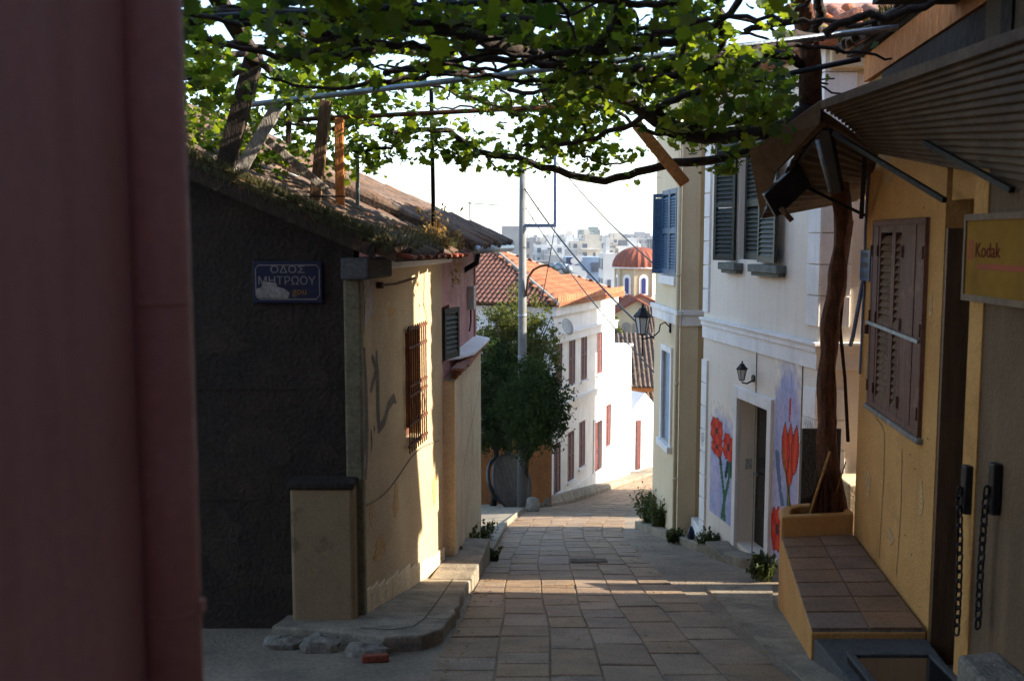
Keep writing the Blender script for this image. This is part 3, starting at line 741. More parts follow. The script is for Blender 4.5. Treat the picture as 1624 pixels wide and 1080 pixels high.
# ---- pink house behind it, with the cream lower wall and tiled ledge
pk = thing('faded_pink_house', 'faded pink house with cream lower wall and tiled ledge', 'house', (-1.4, 14, G(14)))
C, D = (-.86, 12.10), (-.56, 15.75)
fp = Fr(C, D, (1, 0))
mb = MB(); fp.wall(mb, 0, fp.len, -5.2, -.2, .3, [(.06, .72, -1.5, -.82)]); mb.build('upper_wall', 'pink_weathered', pk)
mb = MB(); mb.extr([(-.56, 15.74, -5.2), (-.56, 15.74, -.2), (-5.4, 15.74, 1.85), (-5.4, 15.74, -5.2)], (0, -.3, 0)); mb.build('far_wall', 'pink_weathered', pk)
fl = Fr((-.70, 12.22), (-.49, 15.7), (1, 0))
mb = MB(); fl.wall(mb, 0, fl.len, -5.4, -1.72, .2); mb.obox((-.90, 12.215, -5.0), (.2, 0, 0), (0, .1, 0), (0, 0, 3.28)); mb.build('lower_wall', 'annex_render', pk)
# ledge slab over stepped tiles
mb = MB(); mb.extr([(-.86, 12.3, -1.42), (-.36, 15.6, -1.56), (-.34, 15.72, -1.56), (-.60, 15.75, -1.5), (-.88, 12.6, -1.40)], (0, 0, .05))
mb = MB(); mb.extr([fp.w(.5, -.02, -1.52), fp.w(3.6, -.02, -1.52), fp.w(3.6, .22, -1.57), fp.w(1.6, .22, -1.57), fp.w(.9, .12, -1.54)], (0, 0, .045)); mb.build('ledge_slab', 'white_trim', pk, bevel=.008)
for r_ in range(3):
    for k in range(8):
        u = .15 + k * .43; m_ = MB()
        m_.obox(fl.w(u, -.06, -1.62 - r_ * .05), fl.u * .41, fl.n * (.17 - r_ * .05 + random.uniform(-.02, .02)), (0, 0, .035)); m_.build('ledge_tile', 'roof_tile', pk, bevel=.004)
sh = Fr(fp.w(.08, .01, 0)[:2], fp.w(.6, .13, 0)[:2], (1, -.2))
w_ = MB(); fp.box(w_, .06, .72, -.2, -.18, -1.5, -.82); w_.build('window', 'dark_glass', pk)
shutter(sh, 0, .5, -1.46, -.84, 0, .035, 'green_paint', pk, pitch=.06, frame_w=.05)
mb = MB(); fp.box(mb, 2.55, 2.75, 0, .1, -1.02, -.68); mbx = mb.build('meter_box', 'plastic_grey', pk, bevel=.01)
mb = MB(); mb.tube([fp.w(2.65, .04, -1.02), fp.w(2.65, .04, -1.2), fp.w(2.5, .04, -1.32)], .014, 6); mb.build('meter_cable', 'black_iron', mbx)
mb = MB(); fl.stroke(mb, [(.9, -3.0), (1.6, -2.75), (2.6, -2.45), (3.3, -2.2)], .02); fl.stroke(mb, [(1.9, -3.2), (2.1, -2.9), (2.2, -3.3)], .025); fl.stroke(mb, [(2.5, -3.5), (2.7, -3.1), (2.9, -3.6), (2.95, -3.2)], .02, .0036); mb.build('scribble', 'spray_grey', pk)
e0, e1 = Vector((-.50, 12.14, -.03)), Vector((-.06, 15.95, -.03))
rf = MB(); rf.extr([e0, e1, e1 + Vector((-5.6, 0, 2.41)), e0 + Vector((-5.2, 0, 2.24))], (0, 0, -.1)); rf = rf.build('roof', 'old_tile', pk)
tile_roof(rf, e0, e1, RS, 5.0, TILE, maxn=290)
mb = MB(); gp = [e0 + Vector((.05, .02, -.09)), e1 + Vector((.05, 0, -.10))]; mb.tube(gp, .055, 8); gt = mb.build('gutter', 'galvanised', pk, smooth=True)
mb = MB(); mb.tube([e0 + Vector((.02, 2.2, -.12)), e0 + Vector((.0, 2.2, -.3)), e0 + Vector((-.2, 2.25, -.42))], .04, 8); mb.build('gutter_outlet', 'black_iron', gt, smooth=True)
mb = MB(); mb.tube([e1 + Vector((-.6, 0, .25)), e1 + Vector((-.6, 0, .62))], .012, 5); mb.tube([e1 + Vector((-.65, 0, .6)), e1 + Vector((-.1, 0, .56))], .008, 5); mb.tube([e1 + Vector((-.58, -.2, .59)), e1 + Vector((-.58, .2, .59))], .006, 5); mb.tube([e1 + Vector((-.4, -.16, .58)), e1 + Vector((-.4, .16, .58))], .006, 5)
tag(mb.build('aerial', 'galvanised'), 'small television aerial on the faded pink house roof', 'aerial')
# weeds at the foot of the walls
mb = MB(); weeds(mb, (-.6, 13.9, G(13.9) + .1), .1, 60, .42, .7); weeds(mb, (-.52, 14.3, G(14.3) + .1), .12, 30, .25, .6); mb = tag(mb.build('weed_clump', 'weed_green'), 'tall green weeds against the cream lower wall', 'weeds')
mb = MB(); weeds(mb, (-.42, 15.6, G(15.6) + .1), .1, 50, .34, .7); tag(mb.build('weed_clump', 'weed_green'), 'green weeds at the far corner of the faded pink house', 'weeds')
mb = MB(); weeds(mb, (-.29, 13.6, G(13.6)), .1, 60, .2, .8); tag(mb.build('weed_clump', 'weed_green'), 'low weeds in the gutter below the pavement step', 'weeds')
# ================================================================ FAR PART OF THE STREET
# ---- low ochre wall behind the post
mb = MB(); mb.obox((-2.6, 32.6, G(33) - .6), (3.95, .9, 0), (-.05, .3, 0), (0, 0, 3.0)); tag(mb.build('garden_wall', 'orange_wall', bevel=.02), 'ochre garden wall behind the trees', 'wall')
# ---- trees
def tree(label, c, rx, rz, trunk, n, leaf, m, seed, name='tree', low=0.0):
    r = random.Random(seed); random.seed(seed)
    base = Vector((trunk[0], trunk[1], G(trunk[1])))
    t = thing(name, label, 'tree', base); c = Vector(c)
    mb = MB()
    fork = base.lerp(c, .55)
    mb.tube([base + Vector((0, 0, -.1)), base.lerp(fork, .5) + Vector((.05, 0, 0)), fork], [.11, .09, .08], 8)
    for k in range(16):
        a = k * .7 + r.random(); e = c + Vector((rx * .75 * math.cos(a), rx * .75 * math.sin(a), r.uniform(-.5, .8) * rz * .8))
        mb.tube([fork - Vector((0, 0, .1)), fork.lerp(e, .5) + Vector((0, 0, .1)), e], [.06, .035, .012], 5)
    mb.build('trunk', 'dark_bark', t, smooth=True)
    cr = MB(); clumps = []
    for k in range(int(n / 55)):
        while True:
            p = Vector((r.uniform(-1, 1), r.uniform(-1, 1), r.uniform(-1, 1)))
            if p.length < 1: break
        p = p * (0.55 + .45 * r.random()) if p.length > .4 else p
        clumps.append((c + Vector((p.x * rx, p.y * rx, p.z * rz)), r.uniform(.1, .2)))
    for cc, sg_ in clumps:
        for k in range(55):
            q = cc + Vector((r.uniform(-2, 2) * sg_ * r.random(), r.uniform(-2, 2) * sg_ * r.random(), r.uniform(-2, 2) * sg_ * r.random()))
            leafquad(cr, q, leaf * r.uniform(.6, 1.3))
    cr.build('crown', m, t)
    return t
tree('tall sunlit yellow green tree rising behind the lamp post', P(815, 560, 31.2), 1.55, 2.3, (-.2, 31.4), 22000, .055, 'shrub_leaf', 3)
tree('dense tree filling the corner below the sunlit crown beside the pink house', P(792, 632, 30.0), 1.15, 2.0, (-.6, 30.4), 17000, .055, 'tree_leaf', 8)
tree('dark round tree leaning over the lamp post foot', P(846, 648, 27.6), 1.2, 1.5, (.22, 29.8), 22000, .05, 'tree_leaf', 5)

# ---- lamp post
lp = P(828, 812, 29.0); base = Vector((lp.x, 29.0, G(29.0)))
po = thing('lamp_post', 'tall grey lamp post with street light arm and blue steel bracket', 'lamp post', base)
top = P(829, 262, 29.0)
MB().tube([base + Vector((0, 0, -.1)), base.lerp(top, .5), top], [.15, .125, .095], 16).build('pole', 'pole_grey', po, smooth=True)
q0 = P(834, 470, 28.9); arm = [q0, P(838, 440, 28.85), P(846, 428, 28.8), P(858, 422, 28.7), P(876, 419, 28.6)]
MB().tube(arm, .035, 8).build('lamp_arm', 'rust_iron', po, smooth=True)
hd = MB(); a_, b_ = P(872, 420, 28.6), P(907, 429, 28.3)
for t0, t1, w0, w1 in ((0, .3, .05, .12), (.3, .8, .12, .15), (.8, 1, .15, .06)): hd.tube([a_.lerp(b_, t0), a_.lerp(b_, t1)], [w0, w1], 10)
hd = hd.build('lamp_head', 'galvanised', po, smooth=True)
g_ = MB(); g_.lathe([(.02, -.12), (.1, -.1), (.13, -.02), (.12, .03)], a_.lerp(b_, .6) + Vector((0, 0, -.06)), 12); g_.build('lamp_glass', 'lamp_glass', hd, smooth=True)
MB().bar(P(832, 358, 28.95), P(881, 358, 28.7), .07, .1).build('bracket_arm', 'steel_blue', po)
MB().bar(P(880, 360, 28.7), P(880, 240, 28.7), .08, .08).build('bracket_upright', 'steel_blue', po)
for z in (-2.2, -3.4): MB().lathe([(.135, 0), (.138, .01), (.138, .05), (.135, .06)], (base.x, 29.0, z), 16).build('pole_band', 'galvanised', po, smooth=True)
# ---- round table top leaning on the post
c = P(812, 765, 29.9); n_ = Vector((.75, -.55, .33)).normalized(); a_ = n_.cross(Vector((0, 0, 1))).normalized(); b_ = a_.cross(n_)
tt = thing('round_table_top', 'large round table top leaning on edge by the post foot', 'table top', Vector((c.x, c.y, G(29.9))))
ring = lambda r_, off: [c + (a_ * math.cos(t) + b_ * math.sin(t)) * r_ + n_ * off for t in np.linspace(0, 2 * math.pi, 33)[:-1]]
k_ = .84
m_ = MB(); m_.extr(ring(k_, 0), n_ * .03); m_.build('board', 'table_board', tt)
m_ = MB(); m_.tube(ring(k_ + .02, .01) + [ring(k_ + .02, .01)[0]], .045, 8, cap=False); m_.build('rim', 'rubber', tt, smooth=True)
m_ = MB()
for k in range(-3, 4):
    o_ = k * .2; hl = math.sqrt(max(.01, k_ * k_ - o_ * o_)) * .95
    m_.bar(c + a_ * o_ - b_ * hl + n_ * .034, c + a_ * o_ + b_ * hl + n_ * .034, .012, .01); m_.bar(c + b_ * o_ - a_ * hl + n_ * .036, c + b_ * o_ + a_ * hl + n_ * .036, .012, .01)
m_.build('lattice', 'spray_grey', tt)
c2 = c + Vector((-.25, .3, 0))
m_ = MB(); m_.tube([c2 + (a_ * math.cos(t) + b_ * math.sin(t)) * .72 for t in np.linspace(0, 2 * math.pi, 33)], .06, 8, cap=False); tag(m_.build('tyre_ring', 'rubber', smooth=True), 'black rubber ring standing behind the round table top', 'ring')
mb = MB(); mb.lathe([(.16, -.1), (.2, .1), (.17, .38), (.1, .42)], (P(845, 800, 28.2).x, 28.2, G(28.2)), 10); tag(mb.build('stone_bollard', 'stone', smooth=True), 'stubby stone bollard right of the lamp post foot', 'bollard')
mb = MB(); mb.lathe([(.2, -.1), (.2, .32), (.14, .36)], (P(866, 797, 33.6).x, 33.6, G(33.6)), 8); tag(mb.build('stone_block', 'stone'), 'dark stone block at the white building corner', 'stone')

# ---- far white building with red shutters and pyramid roof
N0, N1 = (1.55, 38.0), (4.62, 45.3)
ff = Fr(N0, N1, (1, -.4)); EZ = -2.45
wb = thing('white_building', 'two storey white building with dark red shutters and orange pyramid roof', 'building', (0, 42, G(40)))
def uof(px):
    a = (px - 812) / FPX                      # where the line of sight crosses the facade
    o, u = ff.o, ff.u
    return (a * o.y - o.x) / (u.x - a * u.y)
def zof(px, v):
    p = ff.w(uof(px), 0, 0); return P(px, v, p.y).z
wins = []
for (x, v0, v1) in ((887, 540, 606), (908, 533, 612), (927, 527, 606), (952, 519, 598)): wins.append((uof(x), zof(x, v1), zof(x, v0), 'up'))
for (x, v0, v1) in ((885, 702, 782), (907, 684, 762), (925, 668, 740), (967, 641, 708)): wins.append((uof(x), zof(x, v1), zof(x, v0), 'low'))
du = uof(950); dz0, dz1 = zof(950, 768), zof(950, 668)
zu0, zu1 = np.mean([w[1] for w in wins[:4]]), np.mean([w[2] for w in wins[:4]])
holes = [(u - .4, u + .4, (zu0 if k == 'up' else z0), (zu1 if k == 'up' else z1)) for (u, z0, z1, k) in wins] + [(du - .5, du + .5, dz0, dz1)]
mb = MB(); ff.wall(mb, 0, ff.len, -12.4, EZ - .1, .35, holes); mb.build('facade', 'facade_white', wb)
LN = Vector((-ff.n.x, -ff.n.y, 0)); W_ = 8.4
fb = Fr((ff.w(0, -W_, 0).x, ff.w(0, -W_, 0).y), N0, (-.4, -1))
mb = MB(); fb.wall(mb, 0, W_ - .36, -12.4, EZ - .1, .35); mb.build('side_wall', 'facade_white', wb)
mb = MB(); mb.obox(ff.w(ff.len - .35, -.36, -12.4), LN * (W_ - .4), ff.u * .34, (0, 0, 12.4 + EZ - .1)); mb.obox(ff.w(.36, -W_, -12.4), ff.u * (ff.len - .8), LN * -.34, (0, 0, 12.4 + EZ - .1)); mb.build('back_wall', 'facade_white', wb)
for (u0, u1, z0, z1), k in zip(holes, wins + ['d']):
    if k == 'd':
        m_ = MB(); ff.box(m_, u0 + .02, u1 - .02, -.2, -.15, z0, z1 - .02); d_ = m_.build('door', 'red_shutter', wb)
        m_ = MB()
        for zz in (.15, .85, 1.5): ff.box(m_, u0 + .1, u1 - .1, -.15, -.12, z0 + zz, z0 + zz + .5)
        m_.build('door_panel', 'red_shutter', d_)
        m_ = MB(); ff.box(m_, u0 - .16, u0 - .01, -.02, .05, z0, z1 + .15); ff.box(m_, u1 + .01, u1 + .16, -.02, .05, z0, z1 + .15); ff.box(m_, u0 - .01, u1 + .01, -.02, .05, z1 + .01, z1 + .15); m_.build('door_surround', 'white_trim', wb)
        continue
    m_ = MB(); ff.box(m_, u0 + .02, u1 - .02, -.3, -.26, z0, z1 - .02); w_ = m_.build('window', 'dark_glass', wb)
    um = (u0 + u1) / 2
    for (a, b) in ((u0 + .02, um - .01), (um + .01, u1 - .02)):
        s_ = shutter(ff, a, b, z0 + .02, z1 - .02, -.06, -.01, 'red_shutter', wb, pitch=.11, frame_w=.06, mid=(z0 + z1) / 2)
    m_ = MB(); ff.box(m_, u0 - .1, u1 + .1, 0, .1, z0 - .1, z0 - .01); m_.build('window_sill', 'white_trim', w_)
zc = zof(900, 648)
for nm, z0, z1, d in (('string_course', -6.65, -6.4, .09), ('cornice', -3.95, -3.65, .14), ('eave_moulding', EZ - .42, EZ - .12, .16)):
    m_ = MB(); ff.box(m_, -.1, ff.len, 0, d, z0, z1); ff.box(m_, -.14, ff.len, 0, d + .06, z1, z1 + .06); m_.build(nm, 'facade_white', wb)
m_ = MB(); ff.box(m_, .02, ff.len - .02, 0, .06, -12.3, zof(900, 787) + .2); m_.build('plinth', 'facade_white', wb)
# roof: four tiled slopes
o = .35
cs = [ff.w(-o, o, EZ), ff.w(ff.len + o, o, EZ), ff.w(ff.len + o, -W_ - o, EZ), ff.w(-o, -W_ - o, EZ)]
apex = (cs[0] + cs[2]) / 2; apex.z = -.45
mb = MB(); mb.add(cs + [apex], [(0, 1, 4), (1, 2, 4), (2, 3, 4), (3, 0, 4), (3, 2, 1, 0)]); rf = mb.build('roof', 'orange_tile', wb)
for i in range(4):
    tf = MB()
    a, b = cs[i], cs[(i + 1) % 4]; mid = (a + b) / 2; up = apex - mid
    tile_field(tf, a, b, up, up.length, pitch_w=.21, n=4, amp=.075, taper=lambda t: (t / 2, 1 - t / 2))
    tag(tf.build('roof_tiles', 'shade_tile' if i == 3 else 'orange_tile', rf), kind='stuff')  # near slope gets a darker tile, its shade put into the colour
for i in range(4): MB().tube([cs[i] + Vector((0, 0, .05)), apex + Vector((0, 0, .06))], .08, 6).build('hip_ridge', 'torn_patch', rf)
for i in range(40):                                               # end tiles along the street eave
    p = cs[0].lerp(cs[1], (i + .5) / 40)
    m_ = MB(); m_.tube([p + ff.n * .02 + Vector((0, 0, .0)), p - ff.n * .3 + Vector((0, 0, .13))], .095, 7); m_.build('eave_tile', 'orange_tile', rf)
# upright ridge of antefix tiles along the street eave
for i in range(46):
    p = cs[0].lerp(cs[1], (i + .5) / 46) + ff.n * -.05
    MB().obox(p + Vector((0, 0, .06)) - ff.u * .07, ff.u * .14, ff.n * .03, (0, 0, .3)).build('antefix_tile', 'orange_tile', rf)
# satellite dish and air unit on the roof corner
m_ = MB(); m_.lathe([(.02, 0), (.2, .03), (.32, .1), (.33, .11), (.2, .05), (.02, .02)], (0, 0, 0), 14); o_ = m_.build('satellite_dish', 'plastic_grey', loc=(0, 0, 0), smooth=True)
o_.location = ff.w(.15, .45, -3.3); o_.rotation_euler = (R(70), 0, R(50)); tag(o_, 'white satellite dish on the white building corner', 'dish')
# ---- white annex beyond it
M0, M1 = (4.66, 45.4), (5.72, 48.0)
an = thing('white_annex', 'plain white flat topped annex beside the far tiled roofs', 'building', (5, 48, G(47)))
fa = Fr(M0, M1, (1, -.4))
mb = MB(); fa.wall(mb, 0, fa.len, -12.6, -5.05, 3.0); mb.build('wall', 'white_trim', an)
mb = MB(); fa.box(mb, -.05, fa.len + .06, -3.05, .07, -5.05, -4.95); mb.build('coping', 'white_trim', an)
m_ = MB(); m_.tube([fa.w(2.6, .1, -6.4), fa.w(2.7, .7, -6.2), fa.w(2.7, 1.2, -5.7)], .02, 6); m_.tube([fa.w(2.6, .1, -7), fa.w(2.7, .4, -6.9), fa.w(2.7, .45, -6.6)], .02, 6); m_.build('hanging_cable', 'spray_grey', an)
# ---- white gabled wall closing the view
gw = thing('gabled_wall', 'bright white gabled wall closing the street bend', 'building', (6.6, 51, G(51)))
fg = Fr((6.05, 50.2), (7.75, 51.4), (.5, -1))
m_ = MB(); m_.extr([fg.w(0, 0, -12.6), fg.w(fg.len, 0, -12.6), fg.w(fg.len, 0, -8.9), fg.w(fg.len * .42, 0, -7.75), fg.w(0, 0, -8.55)], fg.n * -2.5); m_.build('wall', 'white_trim', gw)
m_ = MB(); fg.box(m_, .28, .58, 0, .05, G(50.5) + .1, -9.1); m_.build('door', 'red_shutter', gw)
# ---- tiled roof houses behind
def gable_house(label, x0, x1, y0, y1, zb, ze, zr, wm, tm, roofdir='x'):
    h = thing('tiled_house', label, 'house', ((x0 + x1) / 2, (y0 + y1) / 2, zb))
    m_ = MB(); m_.box(x0, x1, y0, y1, zb, ze); m_.build('wall', wm, h)
    ym = (y0 + y1) / 2
    a, b, c, d = Vector((x0 - .3, y0 - .4, ze)), Vector((x1 + .3, y0 - .4, ze)), Vector((x1 + .3, ym, zr)), Vector((x0 - .3, ym, zr))
    e, f = Vector((x1 + .3, y1 + .4, ze)), Vector((x0 - .3, y1 + .4, ze))
    m_ = MB(); m_.add([a, b, c, d, e, f], [(0, 1, 2, 3), (3, 2, 4, 5), (0, 3, 5), (1, 4, 2), (0, 5, 4, 1)]); rf = m_.build('roof', tm, h)
    t = MB(); up = d - a; tile_field(t, a, b, up, up.length, pitch_w=.24, n=4, amp=.09); tag(t.build('roof_tiles', tm, rf), kind='stuff')
    m_ = MB(); m_.box(x0 - .3, x1 + .3, y0 - .38, y0 - .1, ze - .28, ze - .02); m_.build('eave_beam', 'orange_wood', h)
    return h
gable_house('low house with pale brown tiles just behind the gabled wall', 6.2, 13, 55, 60, -13, -8.05, -5.4, 'cream_house', 'old_tile')
gable_house('lower tiled lean-to roof peeping over the gabled wall', 6.2, 12, 52.9, 54.4, -13, -8.95, -8.2, 'cream_house', 'old_tile')
# tree patch by the church
tree('small sunlit tree between the white building and the church', P(973, 532, 70), 1.2, 1.4, (7.0, 70), 3000, .12, 'shrub_leaf', 12)
# ---- hidden neighbour across the street, only its shade reaches the view
nb = thing('neighbour_house', 'cream house further down the right side of the street', 'house', (9.5, 32, G(32)))
m_ = MB(); m_.prism([(6.1, 24), (6.3, 33), (8.4, 42.4), (13, 42.4), (13, 24)], -11.5, -.3); m_.build('wall', 'cream_house', nb)
m_ = MB(); m_.prism([(5.8, 23.7), (6.0, 33), (8.1, 42.7), (13.3, 42.7), (13.3, 23.7)], -.3, -.1); m_.build('eave', 'orange_tile', nb)
fn_ = Fr((6.1, 24), (6.3, 33), (-1, 0))
for k in range(4):
    for z in (-8.5, -4.6):
        m_ = MB(); fn_.box(m_, .8 + k * 2.1, 1.7 + k * 2.1, -.02, .04, z, z + 1.9); m_.build('window', 'blue_paint', nb)

# ---- domed church
YC = 105.0; cc = P(1012, 425, YC); r_d = 2.35
ch = thing('church', 'cream church with ribbed red dome on an eight sided drum', 'church', (cc.x, YC, G(YC)))
zd = cc.z; zb = P(1012, 468, YC).z
oct_ = [(cc.x + r_d * math.cos(R(22.5 + 45 * k + 8)), YC + r_d * math.sin(R(22.5 + 45 * k + 8))) for k in range(8)]
m_ = MB(); m_.prism(oct_, zb - 1.5, zd); dr_ = m_.build('drum', 'church_wall', ch)
m_ = MB(); m_.lathe([(r_d + .32, -.02), (r_d + .34, .1), (r_d + .1, .18)], (cc.x, YC, zd), 24); m_.build('drum_cornice', 'white_trim', ch)
n = 48; prof = [(math.cos(t) ** .9 * (r_d + .3), math.sin(t) * 2.05) for t in np.linspace(0, 1.5, 12)]
vs_, fs = [], []
for j, (rr, z) in enumerate(prof):
    for k in range(n):
        a = 2 * math.pi * k / n; r2 = rr * (1 + (.022 if k % 2 else -.022)); vs_.append((cc.x + r2 * math.cos(a), YC + r2 * math.sin(a), zd + .12 + z))
for j in range(len(prof) - 1):
    for k in range(n): fs.append((j * n + k, j * n + (k + 1) % n, (j + 1) * n + (k + 1) % n, (j + 1) * n + k))
fs.append(tuple((len(prof) - 1) * n + k for k in range(n))); m_ = MB().add(vs_, fs); do_ = m_.build('dome', 'dome_tile', ch)
m_ = MB(); m_.lathe([(.18, 0), (.22, .2), (.1, .35), (.04, .5)], (cc.x, YC, zd + 2.1), 8); m_.bar((cc.x, YC, zd + 2.5), (cc.x, YC, zd + 3.2), .06, .06); m_.bar((cc.x - .25, YC, zd + 2.95), (cc.x + .25, YC, zd + 2.95), .06, .06); m_.build('finial', 'white_trim', do_)
for k in range(8):
    a, b = oct_[k], oct_[(k + 1) % 8]; mx_ = ((a[0] + b[0]) / 2 - cc.x, (a[1] + b[1]) / 2 - YC)
    if mx_[1] > 1.2: continue
    fo = Fr(a, b, mx_); m = fo.len / 2
    def arch(w, z0, z1, d0, d1):
        pts = [fo.w(m - w, d0, z0), fo.w(m + w, d0, z0)] + [fo.w(m + w * math.cos(t), d0, z1 - w + w * math.sin(t)) for t in np.linspace(0, math.pi, 9)]
        return MB().extr(pts, fo.n * (d1 - d0))
    w_ = arch(.46, zb + .1, zd - .62, -.05, .08).build('window_surround', 'white_trim', dr_)
    arch(.22, zb + .25, zd - .95, .0, .11).build('window_pane', 'blue_glass', dr_)
    m_ = MB(); fo.box(m_, -.12, .12, -.1, .1, zb, zd); m_.build('corner_pilaster', 'church_wall', dr_)
# body: cross arms with gables
gz = G(YC) - 1
def arm(x0, x1, y0, y1, ze, zr, wm='church_wall'):
    xm = (x0 + x1) / 2
    m_ = MB(); m_.extr([(x0, y0, gz), (x1, y0, gz), (x1, y0, ze), (xm, y0, zr), (x0, y0, ze)], (0, y1 - y0, 0)); w_ = m_.build('wall', wm, ch)
    for s in (-1, 1):
        xe = xm + s * (x1 - x0) * .56; a, b = Vector((xe, y0 - .3, ze - (zr - ze) * .12 + .08)), Vector((xe, y1, ze - (zr - ze) * .12 + .08)); up = Vector((xm - xe, 0, (zr - ze) * 1.12))
        m_ = MB(); m_.extr([a, b, b + up, a + up], (0, 0, -.14)); m_.build('roof', 'dome_tile', ch)
        t = MB(); tile_field(t, a + Vector((0, 0, .02)), b + Vector((0, 0, .02)), up, up.length, pitch_w=.3, n=3, amp=.1); tag(t.build('roof_tiles', 'dome_tile', ch), kind='stuff')
    return w_
arm(cc.x - 4.6, cc.x + 2.2, YC - 9, YC - 2, zb - 2.0, zb + .0)
arm(cc.x - 1.4, cc.x + 1.4, YC - 2.6, YC - 1.6, zb - .6, zb + .1)
for s in (-1, 1): arm(cc.x + s * 2.2 - .8, cc.x + s * 2.2 + .8, YC - 3.4, YC - 2.1, zb - .7, zb - .05)
fc = Fr((cc.x - 4.6, YC - 9), (cc.x + 2.2, YC - 9), (0, -1))
for u in (1.2, 2.4, 3.4, 4.6):
    pts = [fc.w(u - .4, .01, zb - 4.4), fc.w(u + .4, .01, zb - 4.4)] + [fc.w(u + .4 * math.cos(t), .01, zb - 2.5 + .4 * math.sin(t)) for t in np.linspace(0, math.pi, 9)]
    MB().extr(pts, fc.n * .06).build('blind_arch', 'torn_patch', ch)
# lower chapel roof in front
gable_house('chapel with dark tiled roof in front of the domed church', 12.0, 17.5, 86, 92, -16, -8.3, -5.9, 'church_wall', 'old_tile')

# ---- far city
def block(x0, x1, vtop, Y, depth, m, label, name='apartment_block', floors=None, group='city blocks beyond the church', pent=True, seed=0):
    r = random.Random(seed); a, b = P(x0, vtop, Y), P(x1, vtop, Y); zt = a.z; gz = G(Y) - 3; W = b.x - a.x
    t = thing(name, label, 'building', ((a.x + b.x) / 2, Y + depth / 2, gz), group)
    m_ = MB(); m_.box(a.x, b.x, Y, Y + depth, gz, zt); m_.build('walls', m, t)
    nf = max(1, int((zt - gz) / 3.1)); wn_ = MB(); bl = MB()
    for k in range(min(nf, 8)):
        z = zt - 3.0 * (k + 1) + .6
        if z < gz: break
        n = max(1, int(W / 3.2))
        for i in range(n):
            if r.random() < .8:
                x = a.x + W * (i + .5) / n; w_ = W / n * r.uniform(.12, .26); wn_.box(x - w_, x + w_, Y - .12, Y + .3, z, z + 1.5)
        nd = max(1, int(depth / 3.5))
        for i in range(nd):
            y = Y + depth * (i + .5) / nd; wn_.box(a.x - .1, a.x + .2, y - 1, y + 1, z, z + 1.6)
        if r.random() < .7: q = r.uniform(0, .3); bl.box(a.x + W * q, a.x + W * r.uniform(.6, 1), Y - 1.3, Y + .05, z - .55, z - .2)
    if wn_.v: tag(wn_.build('windows', 'city_window', t), kind='stuff')
    if bl.v: tag(bl.build('balconies', 'city_white', t), kind='stuff')
    if pent:
        x = a.x + W * r.uniform(.1, .5); m_ = MB(); m_.box(x, x + W * r.uniform(.25, .45), Y + 1.5, Y + depth * .7, zt - .05, zt + r.uniform(1.6, 3)); m_.build('roof_room', m, t)
        m_ = MB()
        for _ in range(3): px_ = a.x + W * r.random(); m_.box(px_, px_ + .08, Y + 2, Y + 2.08, zt, zt + r.uniform(1.5, 3.5)); m_.box(px_ - .5, px_ + .6, Y + 2, Y + 2.06, zt + 1.4, zt + 1.47)
        m_.build('aerial', 'city_window', t)
    return t
rr = random.Random(42); GL = {'city_white': 'small white block in the crowd of far city roofs', 'city_cream': 'small cream block in the crowd of far city roofs', 'city_grey': 'small pale grey block in the crowd of far city roofs', 'city_dark': 'small dark grey block in the crowd of far city roofs'}
for k in range(120):
    f_ = rr.random(); Y = 230 + 1000 * f_ ** 1.1; x = rr.uniform(755, 1075); w = rr.uniform(12, 21) * FPX / Y
    if 870 < x < 965 and Y < 300: Y += 200
    vt = 380 + FPX * (-(G(Y) + rr.uniform(11, 19) + (Y > 450) * rr.uniform(0, 4))) / Y
    w = rr.uniform(8, 15) * FPX / Y
    block(x - w / 2, x + w / 2, vt, Y, rr.uniform(9, 14), cm := rr.choice(['city_white', 'city_white', 'city_white', 'city_cream', 'city_cream', 'city_grey', 'city_grey', 'city_dark']), GL[cm], seed=k, group={'city_white': 'white', 'city_cream': 'cream', 'city_grey': 'grey', 'city_dark': 'dark grey'}[cm] + ' blocks of the far city')
block(918, 952, 364, 760, 18, 'city_green', 'tall grey green block standing above the far skyline', group='skyline blocks', seed=101)
block(950, 1062, 377, 820, 20, 'city_grey', 'long low grey block right of the green block on the skyline', group='skyline blocks', seed=102)
block(853, 872, 379, 700, 14, 'city_cream', 'cream block left of the green block on the skyline', group='skyline blocks', seed=105)
block(796, 826, 380, 640, 14, 'city_cream', 'cream stepped block on the skyline above the pink house roof', group='skyline blocks', seed=106)
mu = block(898, 960, 408, 168, 9, 'city_blue', 'pale blue grey block with a dark painted mural', group='mural block', pent=False, seed=103)
a, b = P(898, 404, 167.8), P(916, 430, 167.8)
m_ = MB(); m_.box(a.x, b.x, 167.72, 167.95, b.z, a.z - .4); m_.build('mural_field', 'mural_dark', mu)
m_ = MB()
for (x, v, s) in ((912, 414, .75), (917, 411, .7), (908, 424, .6), (915, 428, .9), (922, 436, 1.0), (910, 440, .8)):
    q = P(x, v, 167.6); m_.add([(q.x + s * math.cos(t), 167.66 - .004 * x % .03, q.z + s * .8 * math.sin(t)) for t in np.linspace(0, 2 * math.pi, 13)[:-1]], [tuple(range(12))[::-1]])
m_.build('mural_figure', 'city_white', mu)
block(957, 976, 402, 150, 8, 'city_white', 'narrow white block just left of the church dome', group='block beside the dome', seed=104)
